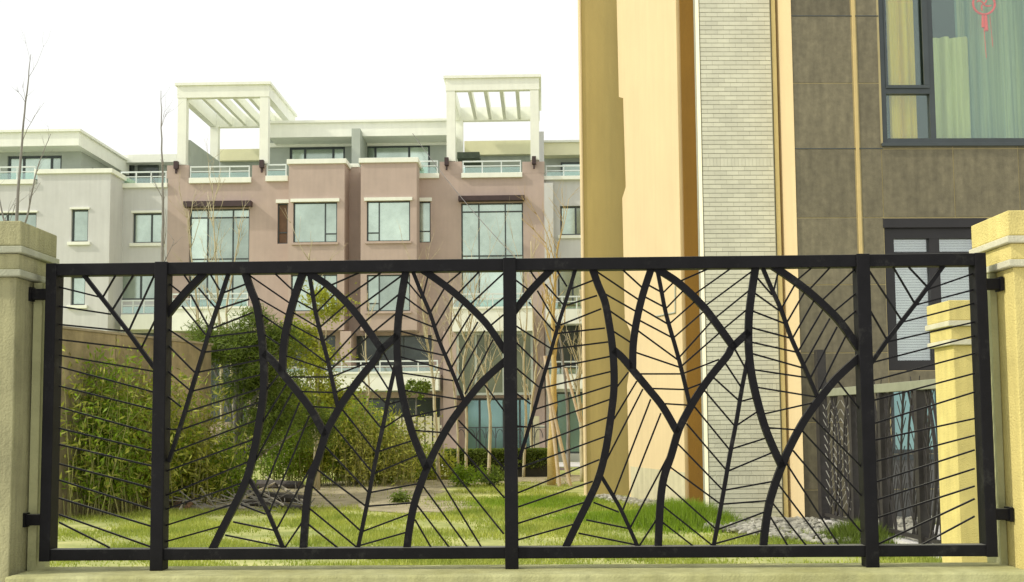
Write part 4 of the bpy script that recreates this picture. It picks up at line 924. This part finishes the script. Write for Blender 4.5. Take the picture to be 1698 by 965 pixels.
thick = [[(922, 438), (914, 447), (891, 470), (875, 488), (850, 520)],
 [(978, 438), (983, 448), (992, 473), (1003, 500), (1010, 536), (1015, 571), (1018, 610), (1018, 645), (1014, 683), (1005, 743), (993, 791), (976, 830), (958, 866), (936, 912)],
 [(1083, 438), (1079, 448), (1066, 488), (1056, 530), (1050, 571), (1049, 612)],
 [(1017, 580), (1032, 593), (1053, 618), (1078, 648), (1100, 676), (1124, 718)],
 [(1080, 440), (1096, 450), (1126, 470), (1163, 505), (1189, 538), (1218, 578)],
 [(1242, 550), (1214, 576), (1206, 590), (1179, 623), (1156, 656), (1139, 685), (1125, 714), (1113, 755), (1101, 791), (1095, 833), (1091, 912)],
 [(1254, 438), (1252, 448), (1246, 488), (1242, 523), (1241, 563), (1243, 597), (1248, 631), (1258, 673), (1270, 713), (1285, 749), (1297, 775)],
 [(1272, 436), (1293, 449), (1323, 470), (1349, 491), (1376, 516), (1396, 538), (1424, 578)],
 [(1425, 592), (1388, 626), (1363, 656), (1338, 690), (1321, 719), (1306, 749), (1296, 773), (1286, 800), (1276, 833), (1269, 874), (1265, 912)]]
ribs = [[(957, 438), (941, 490), (926, 538), (912, 588), (898, 636), (885, 683), (861, 762)], [(1088, 438), (1096, 478), (1105, 523), (1125, 593), (1145, 676)], [(996, 788), (1019, 826), (1032, 850), (1060, 912)],
 [(1240, 595), (1230, 645), (1221, 699), (1211, 750), (1201, 808), (1193, 853), (1182, 912)], [(1262, 438), (1280, 480), (1295, 513), (1311, 558), (1333, 607), (1356, 660)]]
veins = [(877, 446, 891, 466), (904, 471, 934, 505), (852, 462, 877, 481), (891, 482, 923, 537), (922, 446, 940, 475), (877, 501, 918, 549), (852, 538, 912, 577), (852, 564, 901, 612), (852, 607, 895, 643), (852, 649, 880, 670), (852, 706, 874, 708),
 (947, 479, 983, 465), (940, 506, 990, 490), (929, 539, 997, 512), (924, 553, 1003, 544), (913, 579, 1008, 567), (907, 612, 1012, 591), (896, 644, 1013, 616), (886, 679, 1013, 639), (877, 709, 1012, 662), (870, 744, 1010, 691), (858, 777, 1003, 724), (852, 820, 994, 762), (852, 843, 983, 798), (852, 870, 969, 833), (852, 897, 952, 869),
 (989, 450, 1059, 497), (1001, 486, 1054, 516), (1009, 514, 1049, 541), (1015, 548, 1046, 568), (1031, 446, 1065, 477), (1042, 617, 1022, 643), (1056, 632, 1018, 695), (1066, 645, 1006, 762), (1079, 662, 1016, 826), (1096, 685, 1031, 850), (1106, 760, 1044, 877), (1089, 861, 1058, 908), (984, 833, 1026, 849), (972, 862, 1041, 876), (959, 884, 1053, 903),
 (1074, 472, 1096, 484), (1069, 492, 1101, 509), (1064, 512, 1107, 537), (1060, 531, 1113, 559), (1056, 547, 1123, 596), (1053, 584, 1127, 609), (1058, 620, 1129, 620), (1076, 644, 1137, 646), (1096, 669, 1144, 672), (1099, 486, 1116, 469), (1104, 512, 1132, 483), (1110, 537, 1151, 501), (1117, 560, 1165, 518), (1125, 594, 1179, 534), (1129, 608, 1194, 551), (1131, 620, 1192, 596), (1137, 646, 1163, 636),
 (1126, 467, 1176, 445), (1150, 489, 1212, 445), (1167, 509, 1248, 449), (1185, 528, 1243, 481), (1199, 546, 1240, 512), (1217, 576, 1235, 609), (1200, 598, 1229, 642), (1181, 624, 1226, 665), (1166, 645, 1218, 706), (1152, 675, 1210, 746), (1138, 702, 1203, 778), (1124, 736, 1198, 812), (1112, 775, 1195, 836), (1104, 803, 1188, 878), (1098, 838, 1182, 905), (1096, 864, 1150, 906),
 (1227, 666, 1249, 660), (1219, 707, 1255, 683), (1211, 745, 1268, 727), (1205, 782, 1279, 751), (1200, 813, 1283, 798), (1196, 836, 1275, 830), (1190, 878, 1270, 848), (1184, 902, 1265, 879),
 (1255, 460, 1280, 489), (1250, 485, 1292, 515), (1246, 515, 1300, 536), (1245, 543, 1312, 561), (1244, 567, 1321, 584), (1246, 586, 1331, 610), (1249, 613, 1337, 626), (1254, 642, 1352, 658), (1264, 687, 1352, 667), (1271, 709, 1324, 713), (1283, 482, 1290, 452), (1295, 513, 1318, 472), (1304, 536, 1333, 486), (1314, 561, 1350, 498), (1324, 582, 1364, 514), (1333, 605, 1376, 528), (1343, 628, 1388, 542), (1357, 649, 1402, 558),
 (1322, 464, 1346, 444), (1341, 481, 1376, 444), (1361, 500, 1420, 444), (1380, 519, 1426, 481), (1395, 536, 1426, 510), (1390, 633, 1428, 682), (1347, 692, 1428, 774), (1329, 713, 1428, 822), (1315, 747, 1428, 882), (1302, 765, 1392, 906), (1290, 802, 1369, 906), (1281, 834, 1338, 906), (1278, 858, 1307, 906)]
def fence_piece(name, pts, wd, t, copies=True):
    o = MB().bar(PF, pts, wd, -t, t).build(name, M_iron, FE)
    if copies:
        c = o.copy(); sc.collection.objects.link(c); c.parent = FE; c.location = PF.ex * (-per)
    return o
def endpanel(name, pts, wd, t): fence_piece(name, pts, wd, t, False)
def jit(): return random.uniform(-.0006, .0006)
for c in thick: fence_piece('curved_bar', spline([Vector(PF.at(*q)) for q in c], 4), .0285, .0125)
for c in ribs: fence_piece('leaf_rib', spline([Vector(PF.at(*q)) for q in c], 3), .0150, .0085)
for (a, b, c, d) in veins: fence_piece('vein_rod', [Vector(PF.at(a, b)), Vector(PF.at(c, d))], .0066, .0036 + jit())
endpanel('leaf_rib', [Vector(PF.at(*q)) for q in ((1570, 433), (1517, 505), (1471, 564), (1438, 612))], .0155, .0085)
endpanel('leaf_rib', [Vector(PF.at(*q)) for q in ((136, 452), (187, 517), (214, 552), (262, 618))], .0155, .0085)
for (a, b, c, d) in [(1436, 441, 1495, 531), (1436, 503, 1471, 564), (1480, 441, 1516, 502), (1505, 441, 1537, 475), (1538, 480, 1616, 453), (1521, 505, 1616, 480), (1497, 534, 1616, 503), (1471, 567, 1616, 534), (1447, 601, 1616, 557), (1440, 633, 1616, 586), (1440, 666, 1616, 619), (1440, 705, 1616, 650), (1440, 732, 1616, 694), (1440, 768, 1616, 722), (1440, 803, 1616, 746), (1440, 833, 1616, 777), (1440, 863, 1616, 806), (1452, 904, 1616, 827), (1527, 904, 1616, 856),
 (171, 492, 192, 456), (187, 513, 221, 457), (214, 548, 257, 454), (234, 578, 262, 521), (98, 476, 167, 493), (98, 508, 184, 521), (98, 538, 209, 549), (98, 563, 232, 579), (98, 589, 262, 617), (98, 608, 262, 652), (98, 640, 262, 681), (98, 675, 262, 721), (98, 710, 262, 750), (98, 737, 262, 775), (98, 769, 262, 812), (98, 796, 262, 848), (98, 826, 262, 876), (98, 853, 254, 908), (98, 866, 182, 908)]:
    endpanel('vein_rod', [Vector(PF.at(a, b)), Vector(PF.at(c, d))], .0066, .0036 + jit())
